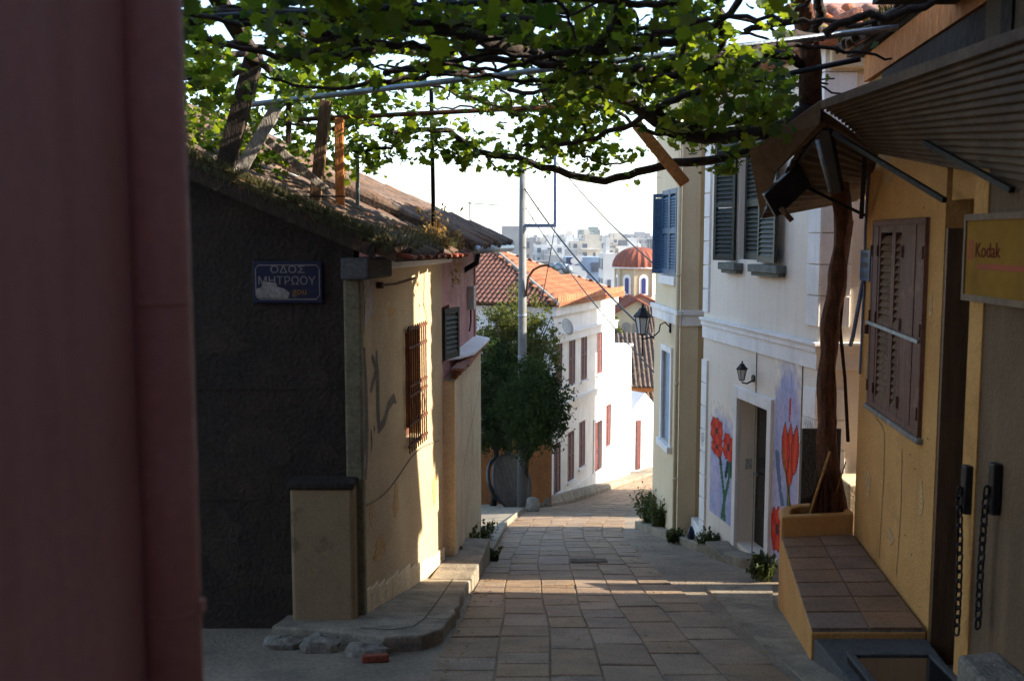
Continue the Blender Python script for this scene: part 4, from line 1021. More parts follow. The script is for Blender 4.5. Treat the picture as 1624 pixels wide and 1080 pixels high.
# ================================================================ RIGHT SIDE
# ---- cream house with blue shutters at the bend
C1, C2 = (2.78, 16.60), (2.66, 18.75)
crh = thing('cream_house', 'cream house with blue shutters at the street bend', 'house', (4, 18, G(17)))
f1 = Fr(C1, C2, (-1, 0)); f2 = Fr(C1, (6.5, 16.9), (0, -1))
wu = (.22, 1.42, -.6, .85); wl = (.62, 1.32, -3.55, -1.95)
mb = MB(); f1.wall(mb, 0, f1.len, -6, 2.7, .3, [wu, wl]); mb.build('street_wall', 'cream_house', crh)
mb = MB(); f2.wall(mb, .002, f2.len, -6, 2.7, .3); mb.build('end_wall', 'tan_house', crh)
mb = MB(); mb.box(2.7, 6.5, 18.4, 18.75, -6, 2.7); mb.build('far_wall', 'cream_house', crh)
mb = MB(); mb.prism([(2.55, 16.4), (2.4, 18.95), (6.6, 18.95), (6.6, 16.6)], 2.7, 2.95); mb.build('roof_slab', 'roof_tile', crh)
for z0, z1, d in ((-1.42, -1.24, .05), (-1.24, -1.16, .09)):
    m_ = MB(); f1.box(m_, -.02 - d, f1.len, 0, d, z0, z1); f2.box(m_, .01, f2.len, 0, d, z0, z1); m_.build('string_course', 'white_trim', crh, bevel=.008)
m_ = MB(); f1.box(m_, *wu[:2], -.2, -.17, *wu[2:]); w_ = m_.build('window', 'dark_glass', crh)
m_ = MB(); f1.box(m_, wu[0] - .05, wu[1] + .05, 0, .09, wu[2] - .17, wu[2] - .02); m_.build('window_sill', 'white_trim', w_, bevel=.01)
um = (wu[0] + wu[1]) / 2
shutter(f1, wu[0] + .02, um - .01, wu[2], wu[3], .0, .045, 'blue_paint', crh, pitch=.05, frame_w=.07, mid=.1)
shutter(f1, um + .01, wu[1] - .02, wu[2], wu[3], .0, .045, 'blue_paint', crh, pitch=.05, frame_w=.07, mid=.1)
shutter(Fr(f1.w(wu[1], .0, 0)[:2], f1.w(wu[1] + .15, .5, 0)[:2], (.3, -1)), 0, .2, wu[2], wu[3] - .05, 0, .04, 'blue_paint', crh, pitch=.05, frame_w=.05)
m_ = MB(); f1.box(m_, *wl[:2], -.07, -.04, *wl[2:]); w_ = m_.build('window', 'pale_blue', crh)
m_ = MB()
for (a, b, c, d) in ((wl[0] - .1, wl[0], wl[2] - .1, wl[3] + .1), (wl[1], wl[1] + .1, wl[2] - .1, wl[3] + .1), (wl[0], wl[1], wl[3], wl[3] + .1)): f1.box(m_, a, b, -.02, .035, c, d)
m_.build('window_surround', 'white_trim', w_)
m_ = MB(); f1.box(m_, wl[0] - .14, wl[1] + .14, -.02, .09, wl[2] - .12, wl[2] - .005); m_.build('window_sill', 'white_trim', w_, bevel=.01)
m_ = MB(); m_.tube([f1.w(-.05, .06, 2.7), f1.w(-.05, .06, -4.95)], .035, 10); dp = m_.build('downpipe', 'cream_house', crh, smooth=True)
for z in (1.2, -.6, -2.4, -4.0): MB().tube([f1.w(-.05, .06, z), f1.w(-.05, .06, z + .05)], .042, 10).build('bracket', 'cream_house', dp, smooth=True)
mb = MB(); mb.box(6.3, 6.6, 16.95, 18.7, -6, 2.7); mb.build('back_wall', 'cream_house', crh)
mb = MB(); mb.box(4.2, 4.5, 15.3, 17.0, -6, 2.4); mb.build('leak_wall', 'tan_house', crh)  # unseen wall added to stop sun passing between the two houses
m_ = MB(); m_.obox((3.0, 15.6, G(15.9) + .05), (.7, 0, 0), (0, .95, 0), (0, 0, .22)); tag(m_.build('door_step', 'white_trim', bevel=.02), kind='structure')
# ---- street lantern on its bracket
q = f1.w(.75, 0, -1.52); c = P(1020, 482, 17.25)
sl = thing('street_lantern', 'black street lantern hanging out from the cream house on an iron arm', 'lantern', q)
A_ = Vector((c.x, 17.3, -1.66))
m_ = MB(); m_.tube([q, q + Vector((-.1, 0, .1)), q + Vector((-.18, 0, .06)), q + Vector((-.2, 0, -.06)), q.lerp(A_, .6) + Vector((0, 0, -.06)), A_ + Vector((0, 0, -.05))], .013, 6); m_.tube([A_ + Vector((0, 0, -.35)), A_ + Vector((0, 0, .05))], .012, 6); f1.box(m_, .70, .80, 0, .02, -1.6, -1.44); m_.build('arm', 'black_iron', sl, smooth=True)
def lantern(root, o, s, m='black_iron'):
    m_ = MB(); m_.lathe([(.05 * s, 0), (.075 * s, .012 * s), (.075 * s, .03 * s)], o, 6); m_.build('lantern_base', m, root)
    m_ = MB(); m_.lathe([(.07 * s, .03 * s), (.12 * s, .30 * s)], o, 6); g = m_.build('lantern_glass', 'lamp_glass', root)
    for k in range(6):
        a = 2 * math.pi * k / 6; d = Vector((math.cos(a), math.sin(a), 0))
        MB().bar(Vector(o) + d * .072 * s + Vector((0, 0, .03 * s)), Vector(o) + d * .124 * s + Vector((0, 0, .3 * s)), .012 * s, .012 * s).build('glazing_bar', m, root)
    m_ = MB(); m_.lathe([(.15 * s, .295 * s), (.155 * s, .315 * s), (.07 * s, .41 * s), (.06 * s, .44 * s), (.02 * s, .46 * s), (.025 * s, .49 * s), (.004 * s, .53 * s)], o, 6); m_.build('lantern_roof', m, root)
lantern(sl, A_ + Vector((0, 0, .02)), 1.05)

# ---- white house with quoins, mural and door
W0, W1 = (2.96, 15.5), (3.54, 11.6)
wh = thing('white_house', 'white house with corner quoins, green shutters and a painted flower mural', 'house', (5, 13.5, G(13.5)))
fw = Fr(W0, W1, (-1, 0))
def wu_(px):
    a = (px - 812) / FPX; o, u = fw.o, fw.u
    return (a * o.y - o.x) / (u.x - a * u.y)
def wz(px, v): return P(px, v, fw.w(wu_(px), 0, 0).y).z
d0, d1 = wu_(1177), wu_(1226); dzt = wz(1180, 632); dzb = G(13.4) + .12
s0, s1 = wu_(1170), wu_(1207); sz0 = wz(1185, 412); sz1 = 1.35
mb = MB(); fw.wall(mb, 0, fw.len, -5.6, 2.15, .32, [(d0, d1, dzb, dzt), (s0, s1, sz0, sz1)]); mb.build('street_wall', 'white_house', wh)
fx = Fr(W1, (9.5, 11.38), (0, -1))
mb = MB(); fx.wall(mb, .002, fx.len, -5.6, 2.15, .5); mb.build('alley_wall', 'white_house', wh)
mb = MB(); mb.box(9.3, 9.6, 11.4, 15.8, -5.6, 2.15); mb.build('back_wall', 'white_house', wh)
mb = MB(); fw.box(mb, d0 - .1, d1 + .1, -.40, -.33, dzb - .1, dzt + .1); fw.box(mb, s0 - .1, s1 + .1, -.40, -.33, sz0 - .1, sz1 + .1); mb.build('leak_backing', 'dark_door', wh)  # backing added to seal door and window against leaking sun
mb = MB(); mb.obox((W0[0] + .05, W0[1], -5.6), (6.4, .4, 0), (.05, -.4, 0), (0, 0, 7.7)); mb.build('far_wall', 'white_house', wh)
# string course, shadow line and cornice
for z0, z1, d in ((-1.50, -1.30, .03), (-1.30, -1.22, .055), (-1.22, -1.18, .085)):
    m_ = MB(); fw.box(m_, 0, fw.len + d, 0, d, z0, z1); fx.box(m_, .003, 3, 0, d, z0, z1); m_.build('string_course', 'white_trim', wh, bevel=.006)
m_ = MB()
for u in (wu_(1203), wu_(1277)): fw.box(m_, u, u + .012, 0, .012, -4.4, -1.5)
m_.build('panel_joint', 'torn_patch', wh)
# quoins
k = 0; z = -4.6
while z < 2.0:
    h = .36
    if not (-1.52 < z + h and z < -1.18) or True:
        zz0, zz1 = z, z + h - .014
        if zz1 > -1.5 and zz0 < -1.18:
            z += h; continue
        wq = .30
        m_ = MB(); fw.box(m_, fw.len - wq, fw.len + .028, -.02, .03, zz0, zz1); fx.box(m_, .004, .34, .0, .028, zz0, zz1); m_.build('quoin', 'white_trim', wh, bevel=.006)
        m_ = MB(); fw.box(m_, .0, .24, -.02, .03, zz0 - .1, zz1 - .1); m_.build('quoin', 'white_trim', wh, bevel=.006)
    z += h
# door
m_ = MB(); t_ = .13
for (a, b, c, d) in ((d0 - t_, d0, dzb - .1, dzt + .16), (d1, d1 + t_, dzb - .1, dzt + .16), (d0, d1, dzt, dzt + .16)): fw.box(m_, a, b, -.02, .045, c, d)
m_.build('door_surround', 'white_trim', wh, bevel=.008)
m_ = MB(); fw.box(m_, d0 + .01, d1 - .01, -.30, -.26, dzb, dzt - .01); dd = m_.build('door', 'green_paint', wh)
m_ = MB(); fw.box(m_, d0 + .12, d1 - .12, -.26, -.252, dzb + .5, dzt - .15); m_.build('door_glass', 'dark_glass', dd)
m_ = MB(); m_.tube([fw.w(d0 + .08, -.26, dzb + 1.0), fw.w(d0 + .08, -.2, dzb + 1.0), fw.w(d0 + .2, -.2, dzb + 1.0)], .012, 6); m_.build('door_handle', 'galvanised', dd)
m_ = MB(); fw.box(m_, d0 - .005, d0 + .012, -.2, -.1, dzb + 1.05, dzb + 1.2); m_.build('bell_plate', 'plastic_grey', wh)
# door step
m_ = MB(); fw.box(m_, d0 - .3, d1 + .2, .02, .36, G(14) - .3, dzb - .06); tag(m_.build('door_step', 'kerb', bevel=.02), kind='structure')
# upper shutters
m_ = MB(); fw.box(m_, s0, s1, -.3, -.27, sz0, sz1); w_ = m_.build('window', 'dark_glass', wh)
shutter(fw, s0 + .01, s1 - .01, sz0, sz1, -.12, -.07, 'green_paint', wh, pitch=.06, frame_w=.07, mid=.45)
la = Fr(fw.w(s0 - .02, .03, 0)[:2], fw.w(s0 - .42, .2, 0)[:2], (-1, -.4))
shutter(la, 0, .42, sz0 - .02, sz1, 0, .045, 'green_paint', wh, pitch=.06, frame_w=.05, mid=.45)
lb = Fr(fw.w(s1 + .02, .03, 0)[:2], fw.w(s1 + .75, .10, 0)[:2], (-1, 0))
shutter(lb, 0, .72, sz0 - .02, sz1, 0, .045, 'green_paint', wh, pitch=.06, frame_w=.06, mid=.45)
for a, b in ((s0 - .45, s0 + .2), (s1 - .15, s1 + .8)):
    m_ = MB(); fw.box(m_, a, b, 0, .14, sz0 - .15, sz0 - .05); fw.box(m_, a + .03, b - .03, 0, .10, sz0 - .2, sz0 - .15); m_.build('window_sill', 'sill_grey', wh, bevel=.01)
# painted mural: lilac wash with red tulips and poppies
WALLC = S(229, 216, 199); LIL = S(176, 168, 200); BLU = S(140, 152, 196)
nrnd = np.random.default_rng(3); NZ = nrnd.random((64, 64))
def vn(x, y):
    x, y = x % 63, y % 63; i, j = int(x), int(y); fx_, fy_ = x - i, y - j
    return (NZ[i, j] * (1 - fx_) + NZ[i + 1, j] * fx_) * (1 - fy_) + (NZ[i, j + 1] * (1 - fx_) + NZ[i + 1, j + 1] * fx_) * fy_
def seg(px_, py_, pts):
    best = 9
    for (a, b), (c_, d_) in zip(pts, pts[1:]):
        t = max(0, min(1, ((px_ - a) * (c_ - a) + (py_ - b) * (d_ - b)) / ((c_ - a) ** 2 + (d_ - b) ** 2 + 1e-9)))
        best = min(best, math.hypot(px_ - a - t * (c_ - a), py_ - b - t * (d_ - b)))
    return best
RED, DRED, ORG, GRN, DGRN = S(188, 36, 24), S(104, 20, 20), S(216, 78, 38), S(52, 100, 70), S(38, 60, 60)
def wash(a, b, top):
    n_ = vn(a * 9, b * 14) * .6 + vn(a * 22 + 9, b * 34) * .4
    e = min(1, max(0, (top - b) / .12 + (n_ - .5) * 1.6)) * min(1, a / .08 + .2) * min(1, (1 - a) / .06 + .2)
    return mix3(WALLC, mix3(LIL, BLU, vn(a * 6 + 20, b * 9) * 1.3 - .15 + (n_ - .5)), e * .9)
def poppy(a, b, cx, cy, rx, ry, c_, al):
    dx, dy = (a - cx) / rx, (b - cy) / ry; r_ = math.hypot(dx, dy); th = math.atan2(dy, dx)
    edge = 1 + .07 * math.sin(4 * th + cx * 40) + .06 * math.sin(9 * th + 1)
    if r_ < edge:
        base_ = mix3(RED, ORG, .35 + .45 * math.sin(th * 4 + 1) + .3 * (vn(a * 30, b * 50) - .5)) if r_ > .25 else mix3(DRED, DGRN, .5)
        base_ = mix3(base_, DRED, max(0, (r_ / edge - .86) * 5))
        return base_
    return c_
AS = lambda w, h: w / h
def left_panel(a, b):
    a = 1 - a if fw.u.cross(Vector((0, 0, 1))).dot(fw.n) < 0 else a
    c_ = wash(a, b, .93)
    for pts, w in (([(.38, .62), (.5, .42), (.62, .25), (.66, .02)], .03), ([(.82, .55), (.8, .38), (.66, .2), (.55, .02)], .03)):
        if seg(a, b * 2.4, [(x, y * 2.4) for x, y in pts]) < w * 1.6: c_ = GRN
    for pts in ([(.75, .52), (.68, .4)], [(.86, .55), (.92, .42)], [(.4, .55), (.48, .48)]):
        if seg(a, b * 2.4, [(x, y * 2.4) for x, y in pts]) < .05: c_ = DGRN
    c_ = poppy(a, b, .30, .60, .24, .08, c_, 0); c_ = poppy(a, b, .28, .74, .27, .12, c_, 0); c_ = poppy(a, b, .76, .655, .22, .12, c_, 0)
    return c_
def right_panel(a, b):
    a = 1 - a if fw.u.cross(Vector((0, 0, 1))).dot(fw.n) < 0 else a
    top = .97 - .3 * max(0, .4 - a) - (.35 * max(0, a - .75))
    c_ = wash(a, b, top)
    K = 4.2
    if seg(a, b * K, [(.66, .42 * K), (.62, .3 * K), (.64, .1 * K)]) < .05: c_ = GRN
    if seg(a, b * K, [(.18, .5 * K), (.24, .4 * K), (.4, .28 * K)]) < .05 + .05 * vn(a * 40, b * 60): c_ = mix3(DGRN, BLU, .4)
    for cx, cy, rx, ry, lean in ((.66, .53, .17, .15, 0), (.48, .55, .16, .12, -.1), (.84, .56, .15, .12, .1)):
        dx = (a - cx - lean * (b - cy) * 3) / rx; dy = (b - cy) / ry
        pr = 1 - max(0, dy) ** 1.6 if dy > 0 else math.sqrt(max(0, 1 - dy * dy))
        if abs(dy) < 1 and abs(dx) < pr:
            c_ = mix3(RED, ORG, .55 + .45 * math.cos(dx * 6)); 
            if abs(dx) > pr - .16: c_ = DRED
    if seg(a, b * K, [(.6, .68 * K), (.62, .78 * K)]) < .03: c_ = RED
    c_ = poppy(a, b, .25, .14, .28, .11, c_, 0)
    if math.hypot((a - .45) / .17, (b - .22) / .04) < 1: c_ = mix3(RED, WALLC, .5 * vn(a * 60, b * 90) + .2)
    return c_
lu0, lu1 = wu_(1131), d0 - t_ - .01
painted(fw, lu0, lu1, wz(1150, 822), wz(1150, 640), 40, 110, left_panel, 'mural', 'wall_paint', wh)
ru0, ru1 = d1 + t_ + .01, wu_(1276)
painted(fw, ru0, ru1, G(12.5) + .15, wz(1255, 556), 44, 170, right_panel, 'mural', 'wall_paint', wh)
# small scribbles on the quoins
m_ = MB(); uq = wu_(1119) + .1
fw.stroke(m_, [(uq + .06 * math.cos(t) * (t / 9), -3.05 + .09 * math.sin(t) * (t / 9)) for t in np.linspace(1, 11, 26)], .012, .034)
uq = fw.len - .15
for k in range(5): fw.stroke(m_, [(uq - .1 + .05 * k, -2.2 + .03 * (k % 2)), (uq - .07 + .05 * k, -2.1), (uq - .05 + .05 * k, -2.22), (uq - .03 + .05 * k, -2.28)], .008, .034)
for k in range(4): fw.stroke(m_, [(uq - .05 + .05 * k, -2.4), (uq - .03 + .05 * k, -2.33), (uq + .0 + .05 * k, -2.42)], .008, .034)
m_.build('scribble', 'spray_grey', wh)
# roof edge with barrel tiles
m_ = MB(); ov = [fw.w(-.2, .25, 2.15), fw.w(fw.len + .25, .25, 2.15), fx.w(6.2, .25, 2.15), fx.w(6.2, -4.4, 2.15)]
m_.extr(ov, (0, 0, .08)); rf = m_.build('roof', 'roof_tile', wh)
ea, eb = fx.w(-.25, .27, 2.25), fx.w(6.0, .27, 2.25)
m_ = MB(); upv = Vector((0, 1, .40)).normalized(); m_.add([ea, eb, eb + upv * 2, ea + upv * 2 + Vector((.6, 0, 0))], [(0, 1, 2, 3)]); m_.build('roof_slope', 'roof_tile', rf)
tile_roof(rf, ea, eb, upv, 1.5, RTILE, maxn=120, lift=.03)
ea, eb = fw.w(-.2, .27, 2.25), fw.w(fw.len + .2, .27, 2.25)
tile_roof(rf, ea, eb, Vector((1, .15, .40)).normalized(), .75, RTILE, maxn=40, lift=.03)
m_ = MB(); m_.obox(fx.w(.02, 0, 1.9), fx.u * 5, fx.n * .12, (0, 0, .24)); m_.build('eave_cornice', 'cream_house', wh, bevel=.02)
# wall lantern over the door
q = fw.w(wu_(1199), .0, wz(1199, 600))
wlt = thing('wall_lantern', 'small black wall lantern above the white house door', 'lantern', q)
o_ = q + fw.n * .17 + Vector((0, 0, -.03))
m_ = MB(); m_.tube([q + fw.n * .0, q + fw.n * .02], .05, 10); m_.tube([q + fw.n * .02 + Vector((0, 0, -.03)), q + fw.n * .1 + Vector((0, 0, -.07)), o_ + Vector((0, 0, -.02))], .012, 6); m_.build('arm', 'black_iron', wlt)
lantern(wlt, o_, .52)
# things at the foot
m_ = MB(); m_.lathe([(.05, 0), (.065, .05), (.05, .13), (.02, .2)], fw.w(.1, .18, G(15.3) + .12), 8); tag(m_.build('shoe_bag', 'blue_enamel', smooth=True), 'small dark blue bundle on the step by the white house corner', 'bundle')
def clump(p, r_, n, h, label, leafy=.8, m='weed_green'):
    m_ = MB(); weeds(m_, p, r_, n, h, leafy); return tag(m_.build('weed_clump', m), label, 'weeds')
clump((2.66, 17.7, G(17.7) + .05), .1, 160, .62, 'tall green weeds along the cream house street wall')
clump((2.58, 18.5, G(18.5) + .05), .13, 200, .75, 'bushy weeds at the far corner of the cream house')
clump((2.62, 15.9, G(15.9) + .05), .11, 110, .2, 'low weed tuft on the kerb by the cream house corner')
clump(fw.w(wu_(1145), .12, G(14.8) + .1), .14, 80, .26, 'thin weeds left of the white house door')
clump((2.98, 11.7, G(11.7) + .05), .14, 140, .28, 'green weed clump right of the door step against the bench end')

# ---- yellow house
Y0, Y1, Y2 = (3.42, 9.85), (3.14, 7.36), (3.04, 6.58)
yh = thing('yellow_house', 'ochre yellow house with brown shutters along the right edge', 'house', (6, 5, G(6)))
fy = Fr(Y0, Y1, (-1, 0))
def yu(px):
    a = (px - 812) / FPX; o, u = fy.o, fy.u
    return (a * o.y - o.x) / (u.x - a * u.y)
ws0, ws1 = yu(1386), yu(1471); wz0, wz1 = -1.53, .17
mb = MB(); fy.wall(mb, 0, fy.len, -4.2, 1.75, .4, [(ws0, ws1, wz0, wz1)]); mb.build('street_wall', 'yellow_render', yh)
fz = Fr(Y0, (9.6, 10.3), (0, 1)); mb = MB(); fz.wall(mb, .002, fz.len, -4.4, 1.75, .4); mb.build('alley_wall', 'yellow_render', yh)
mb = MB(); mb.box(9.2, 9.5, -9, 9.85, -4.4, 3.4); mb.build('back_wall', 'yellow_render', yh)
mb = MB(); mb.box(5.0, 9.6, 9.9, 10.25, -4.6, 3.4); mb.build('strip_blocker', 'yellow_render', yh)  # unseen block added to trim the sun strip on the left wall
# door recess and pier
mb = MB(); mb.obox((3.125, 7.27, -3.6), (.5, 0, 0), (0, .03, 0), (0, 0, 3.68)); mb.build('door_jamb', 'dark_door', yh)
mb = MB(); mb.obox((3.55, 6.5, -3.6), (.06, 0, 0), (0, .77, 0), (0, 0, 3.8)); dd = mb.build('door', 'dark_door', yh)
for z in (-2.9, -1.6, -.6):
    m_ = MB(); m_.obox((3.525, 6.65, z), (.025, 0, 0), (0, .55, 0), (0, 0, .8)); m_.build('door_panel', 'dark_door', dd)
mb = MB(); mb.obox((3.16, 6.57, .28), (.5, 0, 0), (0, .74, 0), (0, 0, 1.2)); mb.build('door_lintel', 'yellow_render', yh)
mb = MB(); mb.prism([(3.3, 7.0), (3.2, -9), (9, -9), (9, 7.0)], 1.95, 6.0); mb.build('shade_storey', 'beige_render', yh)  # unseen storey added to block sun and sky over the near lane
mb = MB(); mb.prism([(2.5, 7.2), (2.45, -9), (3.3, -9), (3.3, 7.2)], 1.62, 1.75); mb.build('soffit', 'dark_wood', yh)
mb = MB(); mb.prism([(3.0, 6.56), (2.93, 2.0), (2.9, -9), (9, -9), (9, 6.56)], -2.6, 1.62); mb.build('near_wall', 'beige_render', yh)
mb = MB(); mb.box(2.985, 3.01, 6.38, 6.57, -3.2, .6); mb.build('pier_edge', 'yellow_render', yh)
mb = MB(); mb.prism([(3.0, 6.56), (2.93, 2.0), (2.9, -9), (9, -9), (9, 6.56)], -4, -2.6); mb.build('near_base', 'beige_render', yh)
# roof: fascia, soffit and barrel tile eave with moss
mb = MB(); fy.box(mb, -.02, fy.len + 1.0, .012, .05, 1.5, 1.745); mb.build('fascia_board', 'orange_wood', yh)
mb = MB(); fy.box(mb, .6, fy.len + 1.2, .004, .03, .98, 1.49); mb.build('shade_band', 'dark_wood', yh)  # dark strip standing in for the shade between awning and eave
mb = MB(); mb.extr([(3.26, 10.05, 1.76), (2.74, -9, 1.76), (9.7, -9, 1.76), (9.7, 10.5, 1.76)], (0, 0, .06)); rf = mb.build('roof', 'dark_wood', yh)
upy = Vector((1, 0, .42)).normalized(); ea, eb = Vector((3.22, 10.05, 1.84)), Vector((2.9, -2.0, 1.84))
m_ = MB(); m_.add([ea, eb, eb + upy * 4, ea + upy * 4], [(0, 1, 2, 3), (3, 2, 1, 0)][:1]); m_.build('roof_slope', 'old_tile', rf)
m_ = MB(); m_.extr([(3.3, 10.04, 1.83), (7.5, 10.3, 1.83), (7.5, 10.3, 3.5)], (0, -.2, 0)); m_.build('gable', 'yellow_render', rf)
tile_roof(rf, ea, eb, upy, 1.5, TILE, maxn=220, lift=.03)
mo = MB()
for k in range(1400):
    y = random.uniform(5, 10.1); p = ea.lerp(eb, (10.05 - y) / 12.05) + Vector((random.uniform(-.06, .5), 0, 0)); p.z += max(0, p.x - 3.1) * .42 + random.uniform(-.02, .05)
    blade(mo, p, random.uniform(.03, .12), random.uniform(.0, .12), random.uniform(.01, .022), random.uniform(2, 4.3))
tag(mo.build('roof_moss', 'tree_leaf'), 'dark moss and grass along the yellow house eave', 'moss', kind='stuff')
# shuttered window
m_ = MB(); fy.box(m_, ws0, ws1, -.25, -.2, wz0, wz1); wn2 = m_.build('window', 'dark_glass', yh)
t_ = .05
m_ = MB()
for (a, b, c, d) in ((ws0, ws0 + t_, wz0, wz1), (ws1 - t_, ws1, wz0, wz1), (ws0 + t_, ws1 - t_, wz1 - t_, wz1), (ws0 + t_, ws1 - t_, wz0, wz0 + t_)): fy.box(m_, a, b, -.1, .035, c, d)
m_.build('window_frame', 'brown_wood', wn2, bevel=.005)
um = (ws0 + ws1) / 2 - .08
# four leaves: outer boards folded, inner leaves louvred
e0_, e1_, e2_, e3_, e4_ = ws0 + t_, ws0 + t_ + .20, um, um + .30, ws1 - t_
for (a, b) in ((e0_, e1_), (e3_, e4_)):
    n = 2 if b - a < .3 else 3
    for i in range(n):
        m_ = MB(); fy.box(m_, a + (b - a) * i / n + .002, a + (b - a) * (i + 1) / n - .002, -.02, .03 + .006 * (i % 2), wz0 + t_, wz1 - t_); m_.build('shutter_board', 'brown_wood', wn2, bevel=.003)
shutter(fy, e1_ + .004, e2_ - .003, wz0 + t_, wz1 - t_, -.015, .03, 'brown_wood', yh, pitch=.062, separate=True, mid=-.78, frame_w=.05, slat_m='old_wood')
shutter(fy, e2_ + .003, e3_ - .004, wz0 + t_, wz1 - t_, -.015, .03, 'brown_wood', yh, pitch=.062, separate=True, mid=-.78, frame_w=.05, slat_m='old_wood')
m_ = MB(); m_.obox(fy.w(ws0 - .04, .045, -.78), fy.u * (ws1 - ws0 + .02) + Vector((0, 0, -.02)), fy.n * .012, (0, 0, .03)); br = m_.build('locking_bar', 'galvanised', wn2)
m_ = MB(); fy.box(m_, ws0 - .075, ws0 - .03, .01, .06, -.88, -.80); m_.tube([fy.w(ws0 - .07, .035, -.8), fy.w(ws0 - .052, .035, -.76), fy.w(ws0 - .035, .035, -.8)], .007, 6); m_.build('padlock', 'rust_iron', br)
for z in (-1.35, -.7, -.1):
    for u in (ws0 + .02, e1_ - .01, e3_ + .01, ws1 - .03):
        m_ = MB(); fy.box(m_, u - .012, u + .012, .035, .045, z - .05, z + .05); m_.build('hinge', 'rust_iron', wn2)
m_ = MB(); fy.box(m_, ws0 - .06, ws1 + .04, -.02, .05, wz0 - .05, wz0 - .004); m_.build('window_sill', 'grey_wood', wn2, bevel=.01)
# plaster cracks and nail holes
m_ = MB()
def crack(pts, w, d=.003):
    q = []
    for (a, b), (c_, e_) in zip(pts, pts[1:]):
        for k in range(6): t = k / 6; q.append((a + (c_ - a) * t + random.uniform(-.006, .006), b + (e_ - b) * t + random.uniform(-.006, .006)))
    fy.stroke(m_, q + [pts[-1]], w, d)
crack([(1.05, -1.70), (1.07, -2.1), (1.02, -2.85)], .012); crack([(1.62, -1.72), (1.66, -2.2), (1.60, -2.8)], .012, .0035); crack([(.7, -1.62), (.95, -1.66), (1.05, -1.7)], .008, .004); crack([(.35, .2), (.3, .5), (.45, .8)], .008)
for (u, z) in ((1.85, -1.72), (2.0, -1.8), (1.8, -2.4), (2.0, -2.5), (2.3, -1.5), (1.95, .25)): fy.stroke(m_, [(u, z), (u + .03, z - .006)], .014, .004)
m_.build('cracks', 'crack', yh)
m_ = MB(); m_.tube([fy.w(.12, .01, 1.3), fy.w(.16, .015, .6), fy.w(.1, .015, .1), fy.w(.14, .015, -.5), fy.w(.11, .02, -1.3)], .012, 5); m_.tube([fy.w(.14, .02, -.35), fy.w(.05, .05, -.7), fy.w(-.06, .06, -.95), fy.w(-.2, .05, -1.05)], .022, 6); m_.build('wall_cable', 'steel_blue', yh)
# blue street sign near the alley corner
fsn = Fr(fy.w(.02, .06, 0)[:2], fy.w(.24, .06, 0)[:2], fy.n[:2])
fsn = Fr(fy.w(.06, .03, 0)[:2], fy.w(.44, .03, 0)[:2], fy.n[:2])
s2 = thing('street_sign', 'small light blue street sign beside the vine trunk', 'street sign', (3.3, 9.86, -.45))
m_ = MB(); fsn.box(m_, 0, fsn.len, 0, .012, -.39, -.10); m_.build('plate', 'blue_enamel_light', s2)
fsn.text('ΟΔΟΣ', fsn.len / 2, -.175, .075, 'white_enamel', s2, d=.014, sx=1.2); fsn.text('ΠΑΝΟΣ', fsn.len / 2, -.265, .07, 'white_enamel', s2, d=.014, sx=1.2); fsn.text('PANOS', fsn.len / 2, -.36, .07, 'white_enamel', s2, d=.014, sx=1.2)
m_ = MB(); fsn.box(m_, .01, fsn.len - .01, .012, .014, -.29, -.285); m_.build('rule', 'white_enamel', s2)

# yellow advertising sign
fk = Fr((3.0, 6.56), (2.955, 3.6), (-1, 0))
ks = thing('advert_sign', 'faded yellow film advertising sign on the beige pier', 'sign', fk.w(.5, 0, -.4))
m_ = MB(); fk.box(m_, .03, 1.3, .03, .07, -.35, .12); m_.build('panel', 'sign_yellow', ks)
m_ = MB()
for (a, b, c, d) in ((0, 1.33, .12, .16), (0, 1.33, -.39, -.35), (0, .03, -.35, .12), (1.3, 1.33, -.35, .12)): fk.box(m_, a, b, .02, .08, c, d)
m_.build('frame', 'dark_door', ks)
fk.text('Kodak', .16, -.11, .13, 'sign_ink', ks, d=.072, align='LEFT')
m_ = MB(); fk.box(m_, .07, .13, .07, .0725, -.13, .0); fk.box(m_, .2, 1.0, .07, .0725, -.185, -.15); m_.build('print', 'sign_pink', ks)
# black brackets with hanging chains on the pier
LINK = None
def chain(u, z0, z1, sway, label):
    global LINK
    p = fk.w(u, .05, z0); ct = thing('chain', label, 'chain', p)
    m_ = MB(); fk.box(m_, u - .05, u + .03, .005, .06, z0 - .16, z0 + .16); m_.build('bracket', 'black_iron', ct, bevel=.01)
    if LINK is None:
        m_ = MB(); vs_ = [Vector((math.cos(t) * .021, 0, math.sin(t) * .021 + (.018 if math.sin(t) > 0 else -.018))) for t in np.linspace(0, 2 * math.pi, 11)]
        m_.tube(vs_, .0072, 6, cap=False); LINK = bpy.data.meshes.new('chain_link'); LINK.from_pydata(m_.v, [], m_.f); LINK.materials.append(MATS['black_iron'])
        LINK.polygons.foreach_set('use_smooth', [True] * len(LINK.polygons))
    n = int((z0 - z1) / 0.06)
    for k in range(n):
        t = k / n; q = fk.w(u + sway * math.sin(t * 2.2), .085, z0 - .02 - k * 0.06)
        o_ = bpy.data.objects.new('chain_link', LINK); col.objects.link(o_); o_.parent = ct; o_.location = q - p; o_.rotation_euler = (.1 * math.sin(k), .1 * math.cos(k * 2), (k % 2) * 1.57 + .4)
chain(.12, -1.62, -2.62, .06, 'left iron chain hanging from a black bracket on the pier')
chain(.50, -1.52, -2.45, -.03, 'right iron chain hanging from a black bracket near the frame edge')

